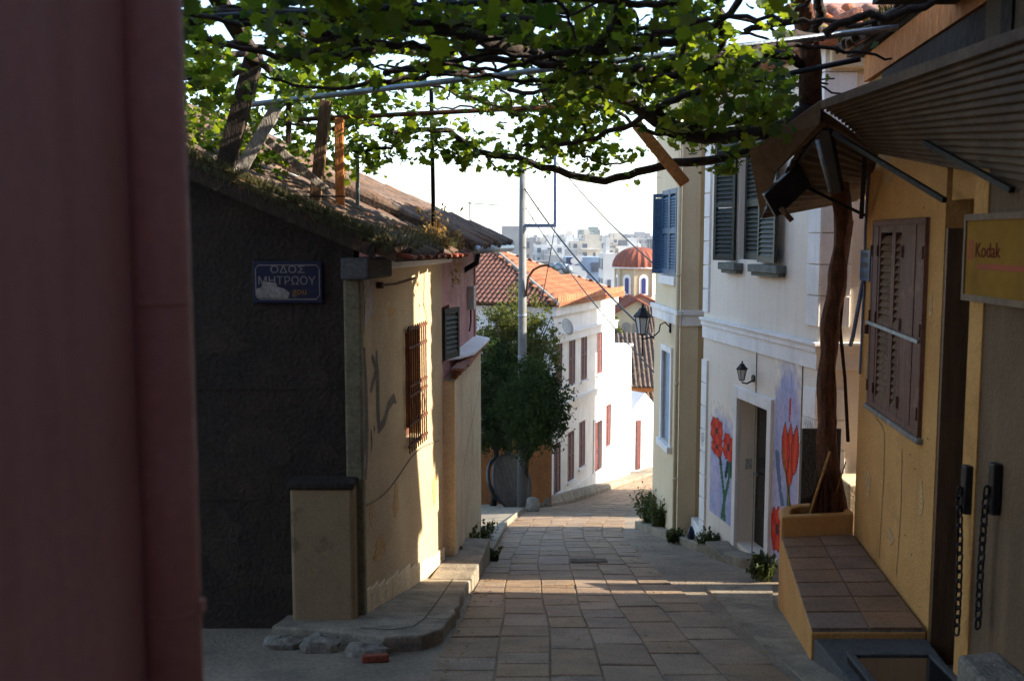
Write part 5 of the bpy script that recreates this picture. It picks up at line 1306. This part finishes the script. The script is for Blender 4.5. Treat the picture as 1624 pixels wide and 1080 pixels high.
# repaired plaster patches and chips
def blob(fr, u, z, ru, rz, name, m, parent, seed, d=.003):
    r = random.Random(seed); n = 18
    pts = [fr.w(u + ru * math.cos(t) * (1 + .3 * math.sin(3 * t + seed) + r.uniform(-.18, .18)), .0008, z + rz * math.sin(t) * (1 + .25 * math.cos(2 * t + seed) + r.uniform(-.18, .18))) for t in np.linspace(0, 2 * math.pi, n + 1)[:-1]]
    MB().extr(pts, fr.n * d).build(name, m, parent)
for k, (u, z, a, b) in enumerate(((.5, -2.3, .09, .16), (1.35, -2.55, .12, .08), (2.2, -2.0, .05, .14), (.25, -1.2, .04, .1), (2.25, -.5, .04, .09), (.9, .55, .12, .06))): blob(fy, u, z, a, b, 'plaster_chip', 'repair_plaster', yh, k)
for k, (u, z, a, b) in enumerate(((.6, -2.9, .2, .1), (1.2, -2.6, .1, .14), (.35, -2.5, .06, .12), (2.9, -2.9, .12, .2), (1.1, -.7, .12, .06))): blob(fs_, u, z, a, b, 'plaster_chip', 'repair_plaster', lh, k + 9)
# ---- tiled bench along the yellow wall
BZ = -2.92
be = thing('stone_bench', 'rendered bench with brown tiled top along the yellow wall', 'bench', (2.8, 8.5, G(8.5)))
quad = [(2.66, 9.72), (2.26, 7.36), (3.13, 7.36), (3.41, 9.8)]
m_ = MB(); m_.prism(quad, -4.0, BZ - .03); m_.build('base', 'yellow_render', be, bevel=.01)
m_ = MB(); m_.prism([(2.665, 9.70), (2.27, 7.37), (3.12, 7.37), (3.40, 9.78)], BZ - .03, BZ - .012); m_.build('mortar_bed', 'kerb', be)
def bq(s, t): 
    a = Vector(quad[1]).lerp(Vector(quad[2]), s); b = Vector(quad[0]).lerp(Vector(quad[3]), s); return a.lerp(b, t)
for j in range(7):
    for (sa, sb) in ((.0, .50), (.51, .97)):
        g = .004; t0, t1 = j / 7 + g, (j + 1) / 7 - g
        pts = [bq(sa, t0), bq(sb, t0), bq(sb, t1), bq(sa, t1)]
        MB().prism([(p.x, p.y) for p in pts], BZ - .012, BZ + .006 + random.uniform(-.002, .003)).build('bench_tile', 'bench_tile', be, bevel=.004)
# ---- planter with the vine, at the bench end
pl = thing('planter', 'low rounded planter wall at the far end of the bench', 'planter', (2.95, 10.1, BZ))
outer = [(2.66, 9.735), (2.685, 9.86), (2.72, 10.0), (2.80, 10.14), (2.92, 10.23), (3.08, 10.27), (3.42, 10.27), (3.43, 9.90), (3.39, 9.84)]
inner = [(2.78, 9.84), (2.795, 9.92), (2.83, 10.0), (2.88, 10.08), (2.96, 10.13), (3.09, 10.16), (3.34, 10.16), (3.35, 9.95), (3.31, 9.92)]
zt = BZ + .2
n = len(outer); vs_ = [(x, y, G(y) - .1) for x, y in outer] + [(x, y, zt) for x, y in outer] + [(x, y, zt) for x, y in inner] + [(x, y, zt - .15) for x, y in inner]
fs = []
for i in range(n):
    j = (i + 1) % n; fs += [(j, i, n + i, n + j), (n + j, n + i, 2 * n + i, 2 * n + j), (2 * n + j, 2 * n + i, 3 * n + i, 3 * n + j)]
m_ = MB().add(vs_, fs); m_.build('wall', 'yellow_render', pl, bevel=.02)
m_ = MB(); m_.prism(inner, zt - .4, zt - .09); m_.build('soil', 'soil', pl)
# dark board behind the trunk, broom and sticks
m_ = MB(); m_.obox((3.2, 10.95, BZ - .3), (.42, -.012, 0), (0, .04, 0), (0, 0, 1.15)); tag(m_.build('dark_board', 'black_iron'), 'dark panel standing behind the vine trunk', 'panel')
m_ = MB(); m_.box(3.66, 8.0, 10.75, 11.3, -4.4, -2.65); tag(m_.build('alley_sun_blocker', 'annex_render', bevel=.02), 'unseen low wall added in the side alley to block low sun', 'wall')  # added to keep low sun off most of the road
br = thing('broom', 'straw broom with wooden handle leaning on the planter', 'broom', (3.1, 9.95, zt - .1))
m_ = MB(); m_.tube([(2.96, 9.88, zt - .09), (3.17, 9.9, zt + .62)], .013, 7); m_.build('handle', 'broom', br, smooth=True)
m_ = MB()
for k in range(170):
    a = random.uniform(-1, 1); b_ = random.uniform(-1, 1); t0 = Vector((3.13 + a * .03, 9.93 + b_ * .03, zt + .4)); t1 = Vector((3.13 + a * .14, 9.93 + b_ * .06, zt - .05 + random.uniform(-.03, .05)))
    m_.tube([t0, t0.lerp(t1, .5) + Vector((a * .02, 0, 0)), t1], [.004, .003, .002], 3, cap=False)
tag(m_.build('straw', 'bark', br), kind='stuff')
for k, (a, b_, lab) in enumerate((((2.86, 10.1, zt - .1), (2.78, 10.2, zt + .6), 'thin dry stick leaning left in the planter'), ((3.2, 10.0, zt - .1), (3.36, 9.98, zt + .5), 'thin dry stick leaning right in the planter'))):
    m_ = MB(); m_.tube([a, b_], [.012, .006], 6); tag(m_.build('stick', 'broom'), lab, 'stick')
# ---- grey step, display case and stone block at the lower right
m_ = MB(); m_.prism([(2.27, 7.33), (2.30, 6.2), (3.0, 6.2), (3.12, 7.33)], G(7) - .6, BZ - .06); tag(m_.build('grey_step', 'grey_step', bevel=.015), 'dark grey step in front of the bench end', 'step')
dc_ = thing('display_case', 'low dark framed glass display case on the grey step', 'display case', (2.7, 6.5, BZ - .06))
m_ = MB(); m_.obox((2.38, 6.05, BZ - .06), (.6, 0, 0), (0, .85, 0), (0, 0, .05)); m_.build('base', 'black_iron', dc_)
m_ = MB(); m_.obox((2.42, 6.09, BZ - .01), (.52, 0, 0), (0, .77, 0), (0, 0, .008)); m_.build('glass', 'dark_glass', dc_)
m_ = MB()
for (x0, x1, y0, y1) in ((2.37, 2.42, 6.04, 6.91), (2.94, 2.99, 6.04, 6.91), (2.42, 2.94, 6.04, 6.09), (2.42, 2.94, 6.86, 6.91)): m_.box(x0, x1, y0, y1, BZ - .01, BZ + .012)
m_.build('frame', 'grey_step', dc_, bevel=.004)
m_ = MB(); m_.prism([(2.72, 5.95), (2.68, 5.0), (3.0, 5.0), (3.0, 6.02)], -3.4, -2.40 + -.12); tag(m_.build('stone_block', 'stone', bevel=.03), 'grey stone block at the foot of the pier in the lower right corner', 'block')

# ---- corrugated awning
aw = thing('corrugated_awning', 'bent corrugated metal awning propped over the yellow house window', 'awning', (3, 8, .5))
def patch(c00, c10, c01, c11, waves, amp, name, ns=8):
    """c00-c10 along the corrugations, c00-c01 across them"""
    vs_ = []; nt_ = waves * 6
    c00, c10, c01, c11 = map(Vector, (c00, c10, c01, c11)); nrm = (c10 - c00).cross(c01 - c00).normalized()
    for j in range(nt_ + 1):
        t = j / nt_
        for i in range(ns + 1):
            s = i / ns; p = c00.lerp(c10, s).lerp(c01.lerp(c11, s), t)
            vs_.append(p + nrm * (amp * math.sin(2 * math.pi * waves * t) + .015 * math.sin(3 * s + 5 * t)))
    m_ = MB().add(vs_, [(j * (ns + 1) + i, j * (ns + 1) + i + 1, (j + 1) * (ns + 1) + i + 1, (j + 1) * (ns + 1) + i) for j in range(nt_) for i in range(ns)])
    o = m_.build(name, 'sheet_metal', aw, smooth=True)
    sd = o.modifiers.new('sheet', 'SOLIDIFY'); sd.thickness = .004
    return o
R1, R2 = P(1302, 168, 8.7), P(1392, 238, 9.05)
N1_, N2_ = R1 + (P(1660, 38, 5.4) - R1) * 1.9, R2 + (P(1640, 290, 5.75) - R2) * 1.9
mid = P(1500, 308, 7.1)
patch(R1, N1_, R2, N2_, 16, .02, 'near_sheet', 10)
L1, L2 = P(1207, 345, 10.2), P(1372, 318, 10.7)
patch(P(1300, 172, 8.72), P(1394, 242, 9.07), L1, L2, 14, .013, 'far_sheet', 8)
K1 = P(1188, 240, 9.5)
m_ = MB(); m_.extr([P(1302, 160, 8.68), K1, P(1192, 262, 9.6), P(1207, 345, 10.2), P(1232, 270, 9.4), P(1300, 196, 8.74)], (.01, .01, .012)); m_.build('end_flap', 'sheet_metal', aw)
m_ = MB(); e_ = (P(1660, 28, 5.4) - P(1302, 160, 8.68)) * 1.9; m_.obox(P(1302, 160, 8.68), e_, (0, 0, -.07), (.025, .02, 0)); m_.build('fascia_strip', 'sheet_metal', aw)
for a, b_, w in ((P(1322, 212, 8.7), P(1498, 318, 7.05), .035), (P(1466, 226, 7.2), P(1605, 302, 6.0), .035), (P(1268, 292, 9.9), P(1372, 342, 9.7), .03)):
    MB().bar(a, b_, w, w).build('strut', 'black_iron', aw)
MB().bar(P(1225, 270, 9.5), P(1305, 195, 8.8), .05, .05).build('edge_batten', 'old_wood', aw)
MB().bar(P(1372, 240, 9.0), P(1366, 345, 9.6), .04, .04).build('hanger', 'black_iron', aw)
# lamp box and fluorescent tube hung under it
fb_ = thing('flood_lamp', 'black box lamp hung under the far end of the awning', 'lamp', P(1250, 310, 9.6))
m_ = MB(); a, b_, c_ = P(1212, 310, 9.4), P(1268, 258, 9.4), P(1232, 346, 9.5); m_.obox(a, b_ - a, c_ - a, (.03, .22, .02)); m_.build('housing', 'black_iron', fb_, bevel=.01)
m_ = MB(); m_.tube([P(1238, 330, 9.4), P(1256, 350, 9.4)], .025, 8); m_.build('bulb', 'old_wood', fb_, smooth=True)
m_ = MB(); m_.bar(P(1262, 262, 9.45), P(1300, 210, 8.9), .03, .03); m_.build('hanger', 'black_iron', fb_)
tl = thing('tube_lamp', 'slim tube lamp hanging upright below the awning ridge', 'lamp', P(1320, 305, 8.9))
m_ = MB(); m_.tube([P(1296, 222, 8.8), P(1318, 304, 8.9)], .022, 10); m_.build('tube', 'galvanised', tl, smooth=True)
m_ = MB(); m_.bar(P(1310, 205, 8.85), P(1330, 305, 8.95), .11, .05); m_.build('housing', 'black_iron', tl, bevel=.01)
# ================================================================ PERGOLA, VINE AND CABLES
random.seed(21)
def pipe(label, a, b, r_, m='galvanised', name='pergola_pipe', cat='pipe'):
    return tag(MB().tube([a, b], r_, 10).build(name, m, smooth=True), label, cat)
pipe('long galvanised pipe crossing the street under the vine', P(392, 167, 9.4), P(1425, 44, 8.2), .026)
pipe('rusty shorter pipe running just below the long galvanised pipe', P(470, 190, 10.4), P(898, 169, 10.0), .024, 'rust_iron')
pipe('dark pipe stub joining the vine trunk to the yellow eave', P(1190, 130, 9.2), P(1365, 94, 8.8), .024, 'black_iron')
pipe('dark pipe behind the leaves at the top of the picture', P(330, 28, 6.4), P(1250, -20, 6.0), .022, 'black_iron')
def post(label, a, b, w, m, h=None, name='pergola_post'):
    return tag(MB().bar(a, b, w, h or w, up=(0, 1, 0)).build(name, m, bevel=.006), label, 'post')
post('thick dark leaning wooden post at the far left of the pergola', P(343, 318, 8.9), P(403, 92, 8.9), .15, 'dark_wood', .1)
post('dark rafter running up from the thick leaning post', P(408, 100, 8.9), P(322, -40, 7.6), .12, 'dark_wood', .08, 'pergola_rafter')
post('grey weathered board leaning against the thick post', P(354, 318, 8.75), P(438, 172, 8.95), .11, 'grey_wood', .03, 'pergola_board')
post('grey diagonal brace board between the wooden posts', P(424, 222, 8.9), P(518, 302, 9.2), .07, 'grey_wood', .03, 'pergola_board')
post('dark wooden post left of the pale square post', P(498, 335, 9.6), P(517, 160, 9.6), .10, 'old_wood')
post('pale square wooden post on the corner house roof', P(540, 346, 10.2), P(538, 188, 10.2), .085, 'orange_wood')
post('thin galvanised post right of the pale wooden post', P(567, 350, 11.2), P(567, 240, 11.2), .04, 'galvanised')
post('slim black iron post rising from the dry weeds', P(688, 372, 11.4), P(684, 140, 11.2), .045, 'black_iron')
post('short dark hanging piece below the long pipe', P(458, 228, 9.3), P(458, 160, 9.3), .045, 'dark_wood')
post('orange sunlit board hanging slantwise below the vine', P(1010, 198, 10.4), P(1086, 291, 10.0), .11, 'orange_wood', .05, 'pergola_board')
post('broken plank lying by the foot of the thick post', P(300, 262, 8.8), P(362, 300, 8.9), .06, 'grey_wood', .03, 'roof_plank')
post('short pale plank lying on the roof behind the posts', P(360, 292, 9.0), P(432, 312, 9.2), .05, 'grey_wood', .03, 'roof_plank')
post('orange plank end lying at the pale post foot', P(520, 325, 9.9), P(582, 344, 10.6), .07, 'orange_wood', .04, 'roof_plank')

vn_ = thing('grape_vine', 'old grape vine growing from the planter and spreading over the street', 'vine', (3.15, 10.15, zt - .1))
tr = [P(1322, 812, 10.1), P(1314, 730, 10.1), P(1311, 640, 10.1), P(1314, 560, 10.1), P(1322, 480, 10.1), P(1333, 400, 10.1), P(1336, 340, 10.05), P(1322, 260, 9.9), P(1296, 200, 9.7), P(1284, 150, 9.5), P(1288, 90, 9.3), P(1276, 30, 9.1), P(1262, -30, 8.9)]
def smooth_path(pts, n=5):
    out = []
    for i in range(len(pts) - 1):
        p0, p1, p2, p3 = pts[max(i - 1, 0)], pts[i], pts[i + 1], pts[min(i + 2, len(pts) - 1)]
        for k in range(n):
            t = k / n; out.append(.5 * ((2 * p1) + (p2 - p0) * t + (2 * p0 - 5 * p1 + 4 * p2 - p3) * t * t + (3 * p1 - p0 - 3 * p2 + p3) * t ** 3))
    return out + [pts[-1]]
rad_ = [.15, .105, .09, .085, .09, .082, .08, .09, .10, .10, .09, .08, .075]
tp = smooth_path(tr, 6); rr_ = [rad_[min(i // 6, 12)] + (rad_[min(i // 6 + 1, 12)] - rad_[min(i // 6, 12)]) * (i % 6) / 6 for i in range(len(tp))]
m_ = MB(); m_.tube(tp, rr_, 24)
for i, c in enumerate(tp):                                       # bark ridges twisting round the stem, with a few knots
    for k in range(24):
        th = 2 * math.pi * k / 24; s_ = 1 + .05 * math.sin(5 * th + i * .12) + .04 * math.sin(11 * th - i * .5) + .10 * max(0, math.sin(i * .7 + 1)) ** 6 * math.cos(th - i) + random.uniform(-.025, .025)
        q = Vector(m_.v[i * 24 + k]); m_.v[i * 24 + k] = tuple(c + (q - c) * s_)
for v in range(len(m_.v)):
    x, y, z = m_.v[v]; k = 1 + .0; m_.v[v] = (x + .012 * math.sin(z * 9 + x * 30), y + .012 * math.cos(z * 7), z)
m_.build('trunk', 'bark', vn_, smooth=True)
m_ = MB(); m_.tube([P(1345, 700, 10.3), P(1340, 600, 10.25), P(1332, 520, 10.2), P(1340, 430, 10.2), P(1352, 350, 10.1)], [.02, .018, .02, .02, .015], 6); m_.build('side_stem', 'dark_bark', vn_, smooth=True)
def smooth_path(pts, n=5):
    out = []
    for i in range(len(pts) - 1):
        p0, p1, p2, p3 = pts[max(i - 1, 0)], pts[i], pts[i + 1], pts[min(i + 2, len(pts) - 1)]
        for k in range(n):
            t = k / n; out.append(.5 * ((2 * p1) + (p2 - p0) * t + (2 * p0 - 5 * p1 + 4 * p2 - p3) * t * t + (3 * p1 - p0 - 3 * p2 + p3) * t ** 3))
    return out + [pts[-1]]
def branch(pts, r0, r1):
    q = smooth_path([Vector(p) for p in pts]); n = len(q)
    q = [p + Vector((random.gauss(0, .012), random.gauss(0, .012), random.gauss(0, .012))) for p in q]
    MB().tube(q, [r0 + (r1 - r0) * i / n for i in range(n)], 7).build('branch', 'dark_bark', vn_, smooth=True)
    return q
allb = []
for pts, r0, r1 in (
    ([(1290, 185, 9.6), (1240, 222, 9.8), (1150, 250, 10.3), (1050, 263, 10.6), (960, 285, 10.8), (890, 272, 10.9), (820, 252, 11.0), (760, 240, 11.1), (715, 212, 11.0), (660, 205, 10.9)], .055, .026),
    ([(1288, 170, 9.5), (1230, 205, 9.3), (1120, 215, 9.4), (1040, 190, 9.3), (960, 140, 8.8), (890, 105, 8.2), (790, 70, 7.6), (700, 45, 7.2), (560, 22, 6.9), (300, 28, 6.6)], .07, .045),
    ([(1285, 110, 9.4), (1230, 82, 9.0), (1170, 120, 8.8), (1100, 145, 9.0), (1030, 180, 9.4), (960, 212, 9.8), (880, 232, 10.1), (830, 228, 10.2)], .045, .016),
    ([(1285, 60, 9.2), (1300, 30, 8.8), (1296, -20, 8.4)], .05, .04), ([(1300, 60, 9.1), (1250, 58, 8.6), (1180, 95, 8.4), (1050, 110, 8.2), (940, 108, 8.0), (840, 98, 7.8), (760, 92, 7.8), (690, 75, 7.8), (520, 80, 8.0)], .04, .02),
    ([(985, -20, 6.6), (980, 30, 6.8), (950, 70, 7.2), (900, 85, 7.5), (820, 60, 7.2), (740, 40, 6.8), (640, 40, 6.4)], .045, .02),
    ([(1135, -20, 7.6), (1145, 40, 7.9), (1135, 88, 8.2), (1080, 130, 8.6)], .03, .02),
    ([(1040, 170, 9.2), (1080, 200, 9.6), (1170, 190, 9.6), (1260, 160, 9.5)], .03, .03), ([(900, 180, 9.6), (930, 205, 9.9), (920, 240, 10.3), (960, 262, 10.6), (1000, 255, 10.6)], .018, .01),
    ([(1230, 215, 9.7), (1130, 225, 10.0), (1040, 212, 10.2), (980, 180, 10.0), (900, 150, 9.6)], .03, .012), ([(520, 75, 7.9), (600, 78, 8.2), (680, 85, 8.6), (720, 90, 8.8)], .025, .02),
    ([(600, 130, 9.6), (680, 135, 9.6), (760, 160, 9.8), (830, 190, 10.2)], .015, .01), ([(640, 215, 10.8), (580, 195, 10.6), (520, 205, 10.4), (440, 190, 10.0)], .02, .012),
    ([(560, 240, 10.9), (610, 235, 10.9), (650, 212, 10.9), (700, 200, 10.9)], .02, .015), ([(770, 250, 11.1), (790, 268, 11.2), (825, 272, 11.2), (850, 262, 11.1)], .012, .008),
    ([(310, 60, 7.2), (420, 75, 7.8), (520, 80, 8.2)], .02, .02), ([(870, 165, 9.7), (840, 120, 9.2), (800, 80, 8.7), (720, 30, 8.0)], .018, .01)):
    allb.append(branch([P(*p) for p in pts], r0, r1))
for k in range(70):
    x, y = (random.uniform(-2.6, 2.2), random.uniform(4.2, 11.5)) if k % 2 else (random.uniform(-1.2, 1.6), random.uniform(5.6, 8)); z = random.uniform(1.2, 1.75); a = random.uniform(0, 6.28); pts = []
    for i in range(5): pts.append(Vector((x, y, z))); x += .45 * math.cos(a); y += .45 * math.sin(a); z += random.uniform(-.1, .1); a += random.uniform(-.6, .6)
    allb.append(branch(pts, random.uniform(.014, .034), .008))
# grape leaves
LV = [(0, -.35), (.22, -.48), (.42, -.3), (.36, -.08), (.52, .12), (.36, .2), (.3, .42), (.12, .38), (0, .62), (-.12, .38), (-.3, .42), (-.36, .2), (-.52, .12), (-.36, -.08), (-.42, -.3), (-.22, -.48)]
base = np.array([(0, 0, .03)] + [(x, y, -.42 * (x * x + y * y) + .30 * abs(x) + .05 * math.sin(9 * y)) for x, y in LV]); nb = len(base); nl = len(LV)
fan = np.array([(0, 1 + i, 1 + (i + 1) % nl) for i in range(nl)])
def rots(n, tilt=1.0):
    """leaf faces mostly looking up, drooping at random"""
    az = rng.uniform(0, 2 * np.pi, n); ti = np.abs(rng.normal(0.75, .45, n)) * tilt; sp = rng.uniform(0, 2 * np.pi, n)
    c, s = np.cos, np.sin; Z = np.zeros(n); O = np.ones(n)
    Rz = lambda t: np.stack([np.stack([c(t), -s(t), Z], -1), np.stack([s(t), c(t), Z], -1), np.stack([Z, Z, O], -1)], -2)
    Rx = np.stack([np.stack([O, Z, Z], -1), np.stack([Z, c(ti), -s(ti)], -1), np.stack([Z, s(ti), c(ti)], -1)], -2)
    return Rz(az) @ Rx @ Rz(sp)
GAPS = [(622, 100, 34, 20), (770, 98, 46, 24), (660, 66, 20, 10), (700, 128, 24, 14), (775, 195, 20, 14), (1020, 20, 20, 26), (1060, 62, 26, 16), (1180, 20, 38, 26), (1200, 60, 30, 16), (345, 45, 24, 14), (470, 12, 30, 10), (850, 80, 16, 12), (905, 30, 14, 10), (560, 110, 18, 10), (840, 140, 26, 10), (720, 170, 18, 9), (420, 160, 16, 14), (650, 290, 95, 26), (800, 300, 110, 22),
        (1090, 310, 60, 18), (1000, 320, 70, 22), (880, 320, 60, 30), (945, 180, 10, 8), (500, 190, 14, 10), (585, 205, 14, 8)]
cl = []
def shell(nc, xr, yr, zr, n, sg_):
    for _ in range(nc):
        cl.append((random.uniform(*xr), random.uniform(*yr), random.uniform(*zr), n, sg_))
shell(80, (-3.0, 1.9), (7.2, 11.0), (1.25, 1.75), 42, .17)
shell(58, (-3.0, 1.8), (5.0, 7.4), (1.25, 1.6), 42, .18)
shell(230, (-1.2, 3.2), (-4.5, 5.2), (1.7, 2.4), 48, .24)  # unseen leaves added overhead to darken the foreground
shell(26, (.3, 2.7), (7.0, 10.5), (.95, 1.45), 36, .16)
shell(26, (-3.4, -1.6), (9.0, 11.6), (.75, 1.5), 40, .17)
for b in allb[:17]:
    for p in b[::3]: cl.append((p.x, p.y, p.z + .05, 12, .11))
# fringe hanging towards the view
for (u, v, Y, n, sg_) in ((320, 215, 9.6, 40, .14), (345, 245, 9.8, 40, .13), (390, 262, 10.0, 36, .11), (430, 255, 10.0, 34, .10), (600, 215, 10.8, 46, .14), (620, 240, 11.0, 40, .10), (665, 222, 10.9, 40, .13), (700, 235, 11.0, 46, .12),
        (735, 248, 11.0, 44, .09), (745, 225, 11.0, 40, .10), (650, 175, 10.4, 40, .14), (770, 160, 10.2, 36, .13), (830, 180, 10.3, 46, .13), (860, 205, 10.4, 46, .12), (890, 195, 10.4, 46, .13), (915, 225, 10.5, 36, .10), (870, 235, 10.8, 22, .07), (960, 245, 10.6, 40, .12),
        (985, 292, 10.8, 24, .06), (1000, 280, 10.8, 20, .05), (955, 305, 10.8, 12, .035), (1035, 240, 10.5, 40, .12), (1100, 235, 10.3, 44, .12), (1130, 262, 10.2, 36, .07), (1155, 268, 10.1, 26, .045), (1170, 235, 10.0, 36, .11), (1110, 180, 9.8, 44, .14), (1200, 180, 9.6, 40, .13), (1225, 120, 9.2, 34, .13), (1210, 160, 9.4, 34, .12),
        (1110, 40, 8.0, 44, .15), (1060, 30, 8.0, 40, .12), (1130, 80, 8.4, 40, .13), (1225, 10, 8.2, 24, .08), (1190, -5, 8.0, 24, .09), (1020, 60, 8.2, 40, .14), (1080, 95, 8.6, 40, .12), (430, 90, 8.4, 40, .16), (350, 120, 8.6, 40, .16), (380, 180, 9.2, 36, .14), (480, 130, 9.0, 40, .16), (560, 150, 9.6, 40, .15), (570, 45, 8.0, 40, .15), (500, 240, 10.8, 26, .11), (560, 235, 11.2, 36, .10), (585, 262, 11.2, 30, .07)):
    p = P(u, v, Y); cl.append((p.x, p.y, p.z, n, sg_))
pos = np.concatenate([rng.normal((x, y, z), (s_, s_, s_ * .75), (n, 3)) for x, y, z, n, s_ in cl])
f_ = pos[:, 1] * CP - pos[:, 2] * SP; w_ = pos[:, 1] * SP + pos[:, 2] * CP
pu, pv = 812 + FPX * pos[:, 0] / np.maximum(f_, .1), 540 - FPX * w_ / np.maximum(f_, .1)
keep = np.ones(len(pos), bool)
for (gx, gy, gr, gs) in GAPS: keep &= ~((((pu - gx) / gr) ** 2 + ((pv - gy) / gs) ** 2 < 1) & (rng.random(len(pos)) < .93))
keep &= ~((pu > 1262) & (pv > -200) & (pv < 330) & (rng.random(len(pos)) < .97))
keep &= pos[:, 2] > .45
# the posts, boards and the long pipe stay clear of leaves on the street side
pipe_v = 166 - (pu - 392) * .119
keep &= ~((np.abs(pv - pipe_v) < 10) & (pu > 520) & (pu < 1230) & (pos[:, 1] < 9.4) & (rng.random(len(pos)) < .75))
for (x0, y0, x1, y1, w, yy) in ((343, 318, 403, 92, 34, 9.2), (403, 92, 335, -10, 24, 9.2), (354, 318, 438, 172, 22, 9.2), (424, 222, 518, 302, 16, 9.4), (505, 335, 517, 160, 18, 9.8), (540, 346, 538, 188, 16, 10.4), (1010, 198, 1086, 291, 22, 10.6), (890, 272, 1150, 250, 14, 10.4), (960, 212, 1100, 145, 16, 9.2), (700, 45, 890, 105, 14, 8.0)):
    t = np.clip(((pu - x0) * (x1 - x0) + (pv - y0) * (y1 - y0)) / ((x1 - x0) ** 2 + (y1 - y0) ** 2), 0, 1)
    keep &= ~((np.hypot(pu - x0 - t * (x1 - x0), pv - y0 - t * (y1 - y0)) < w) & (pos[:, 1] < yy) & (rng.random(len(pos)) < .9))
zw = pos[:, 2] - (pos[:, 0] + 1) * .466        # open air under the vine where the side alley lets the sun in
keep &= ~((pos[:, 1] > 10.35) & (pos[:, 1] < 11.75) & (pos[:, 0] > -1) & (zw < -.22) & (rng.random(len(pos)) < .9))
pos = pos[keep]; n = len(pos)
size = np.clip(rng.lognormal(-2.52, .3, n), .04, .13)
RT = rots(n)
# the leaves that show largest stay single pieces, the rest is one mass
f_ = pos[:, 1]; near = np.where((f_ > 7.0) & (pos[:, 2] < 1.25))[0]; rng.shuffle(near); near = near[:280]
mask = np.ones(n, bool); mask[near] = False
LM = bpy.data.meshes.new('leaf'); LM.from_pydata([tuple(v) for v in base], [], [tuple(int(i) for i in f) for f in fan]); LM.materials.append(MATS['vine_leaf'])
vl = wloc(vn_)
for i in near:
    o = bpy.data.objects.new('leaf', LM); col.objects.link(o); o.parent = vn_
    o.location = Vector(pos[i]) - vl; o.rotation_euler = Matrix(RT[i].tolist()).to_euler(); s_ = float(size[i]); o.scale = (s_, s_, s_)
pm, sm, rm = pos[mask], size[mask], RT[mask]; n = len(pm)
V = (np.einsum('nij,kj->nki', rm, base) * sm[:, None, None] + pm[:, None, :] - np.array(vl)).reshape(-1, 3)
F = (fan[None] + (np.arange(n) * nb)[:, None, None]).reshape(-1, 3)
me = bpy.data.meshes.new('foliage'); me.vertices.add(len(V)); me.vertices.foreach_set('co', V.ravel().astype(np.float32))
me.loops.add(F.size); me.loops.foreach_set('vertex_index', F.ravel().astype(np.int32)); me.polygons.add(len(F))
me.polygons.foreach_set('loop_start', np.arange(0, F.size, 3, dtype=np.int32)); me.update(calc_edges=True); me.validate()
tag(link('foliage', me, 'vine_leaf', vn_), kind='stuff')
print('vine leaves', n, 'triangles', len(F))

# dry leaves fallen along the kerbs and in the joints
fl_ = MB()
for k in range(420):
    y = random.uniform(5.5, 20); e = random.random()
    if e < .35: x = lerpk(XL, y) + abs(random.gauss(0, .12))
    elif e < .75: x = lerpk(XR, y) + random.gauss(.2, .3)
    else: x = random.uniform(lerpk(XL, y), lerpk(XR, y))
    if y < 9.9 and x > 2.05: continue
    s_ = random.uniform(.012, .035); a = random.uniform(0, 6.28); c = Vector((x, y, G(y) + .026))
    u = Vector((math.cos(a), math.sin(a), -.2 * math.sin(a))) * s_; v = Vector((-math.sin(a), math.cos(a), -.2 * math.cos(a))) * s_ * .6
    fl_.add([c - u, c + v + Vector((0, 0, .008)), c + u, c - v + Vector((0, 0, .006))], [(0, 1, 2, 3)])
tag(fl_.build('fallen_leaves', 'weed_dry'), 'dry leaves scattered along the street edges', 'leaves', kind='stuff')
# cables
def cable(label, a, b, sag, r_=.012, m='black_iron'):
    a, b = Vector(a), Vector(b); pts = [a.lerp(b, t) + Vector((0, 0, -sag * 4 * t * (1 - t))) for t in np.linspace(0, 1, 17)]
    return tag(MB().tube(pts, r_, 5).build('cable', m, smooth=True), label, 'cable')
cable('thick black cable running from the post top down past the street lantern', P(832, 300, 28.9), P(1050, 548, 18.6), .25, .022)
cable('second black cable running just below the thick one to the cream house', P(834, 330, 28.9), P(1046, 600, 18.6), .2, .014)
cable('cable slanting from the vine down to the cream house wall', P(880, 255, 27), P(1044, 425, 18.6), .12, .014)
cable('thin cable dropping from the blue bracket towards the tree', P(880, 360, 28.7), P(858, 480, 31), .1, .012)
cable('thin cable from the post to the white building cornice', P(834, 365, 28.9), P(870, 300, 24), .02, .009)

# ---------------------------------------------------------------- summer haze over the city
hz = MB(); hz.box(-9500, 9500, -220, 12500, -24, 70); hz = hz.build('haze', None, loc=(0, 0, -24))
hm = bpy.data.materials.new('haze'); hm.use_nodes = True; N = hm.node_tree.nodes; N.remove(N['Principled BSDF'])
pv_ = N.new('ShaderNodeVolumePrincipled'); pv_.inputs['Color'].default_value = (.9, .93, 1.0, 1); pv_.inputs['Density'].default_value = 0.0002
pv_.inputs['Anisotropy'].default_value = 0.3
hm.node_tree.links.new(pv_.outputs[0], N['Material Output'].inputs['Volume'])
hz.data.materials.append(hm); tag(hz, kind='stuff')
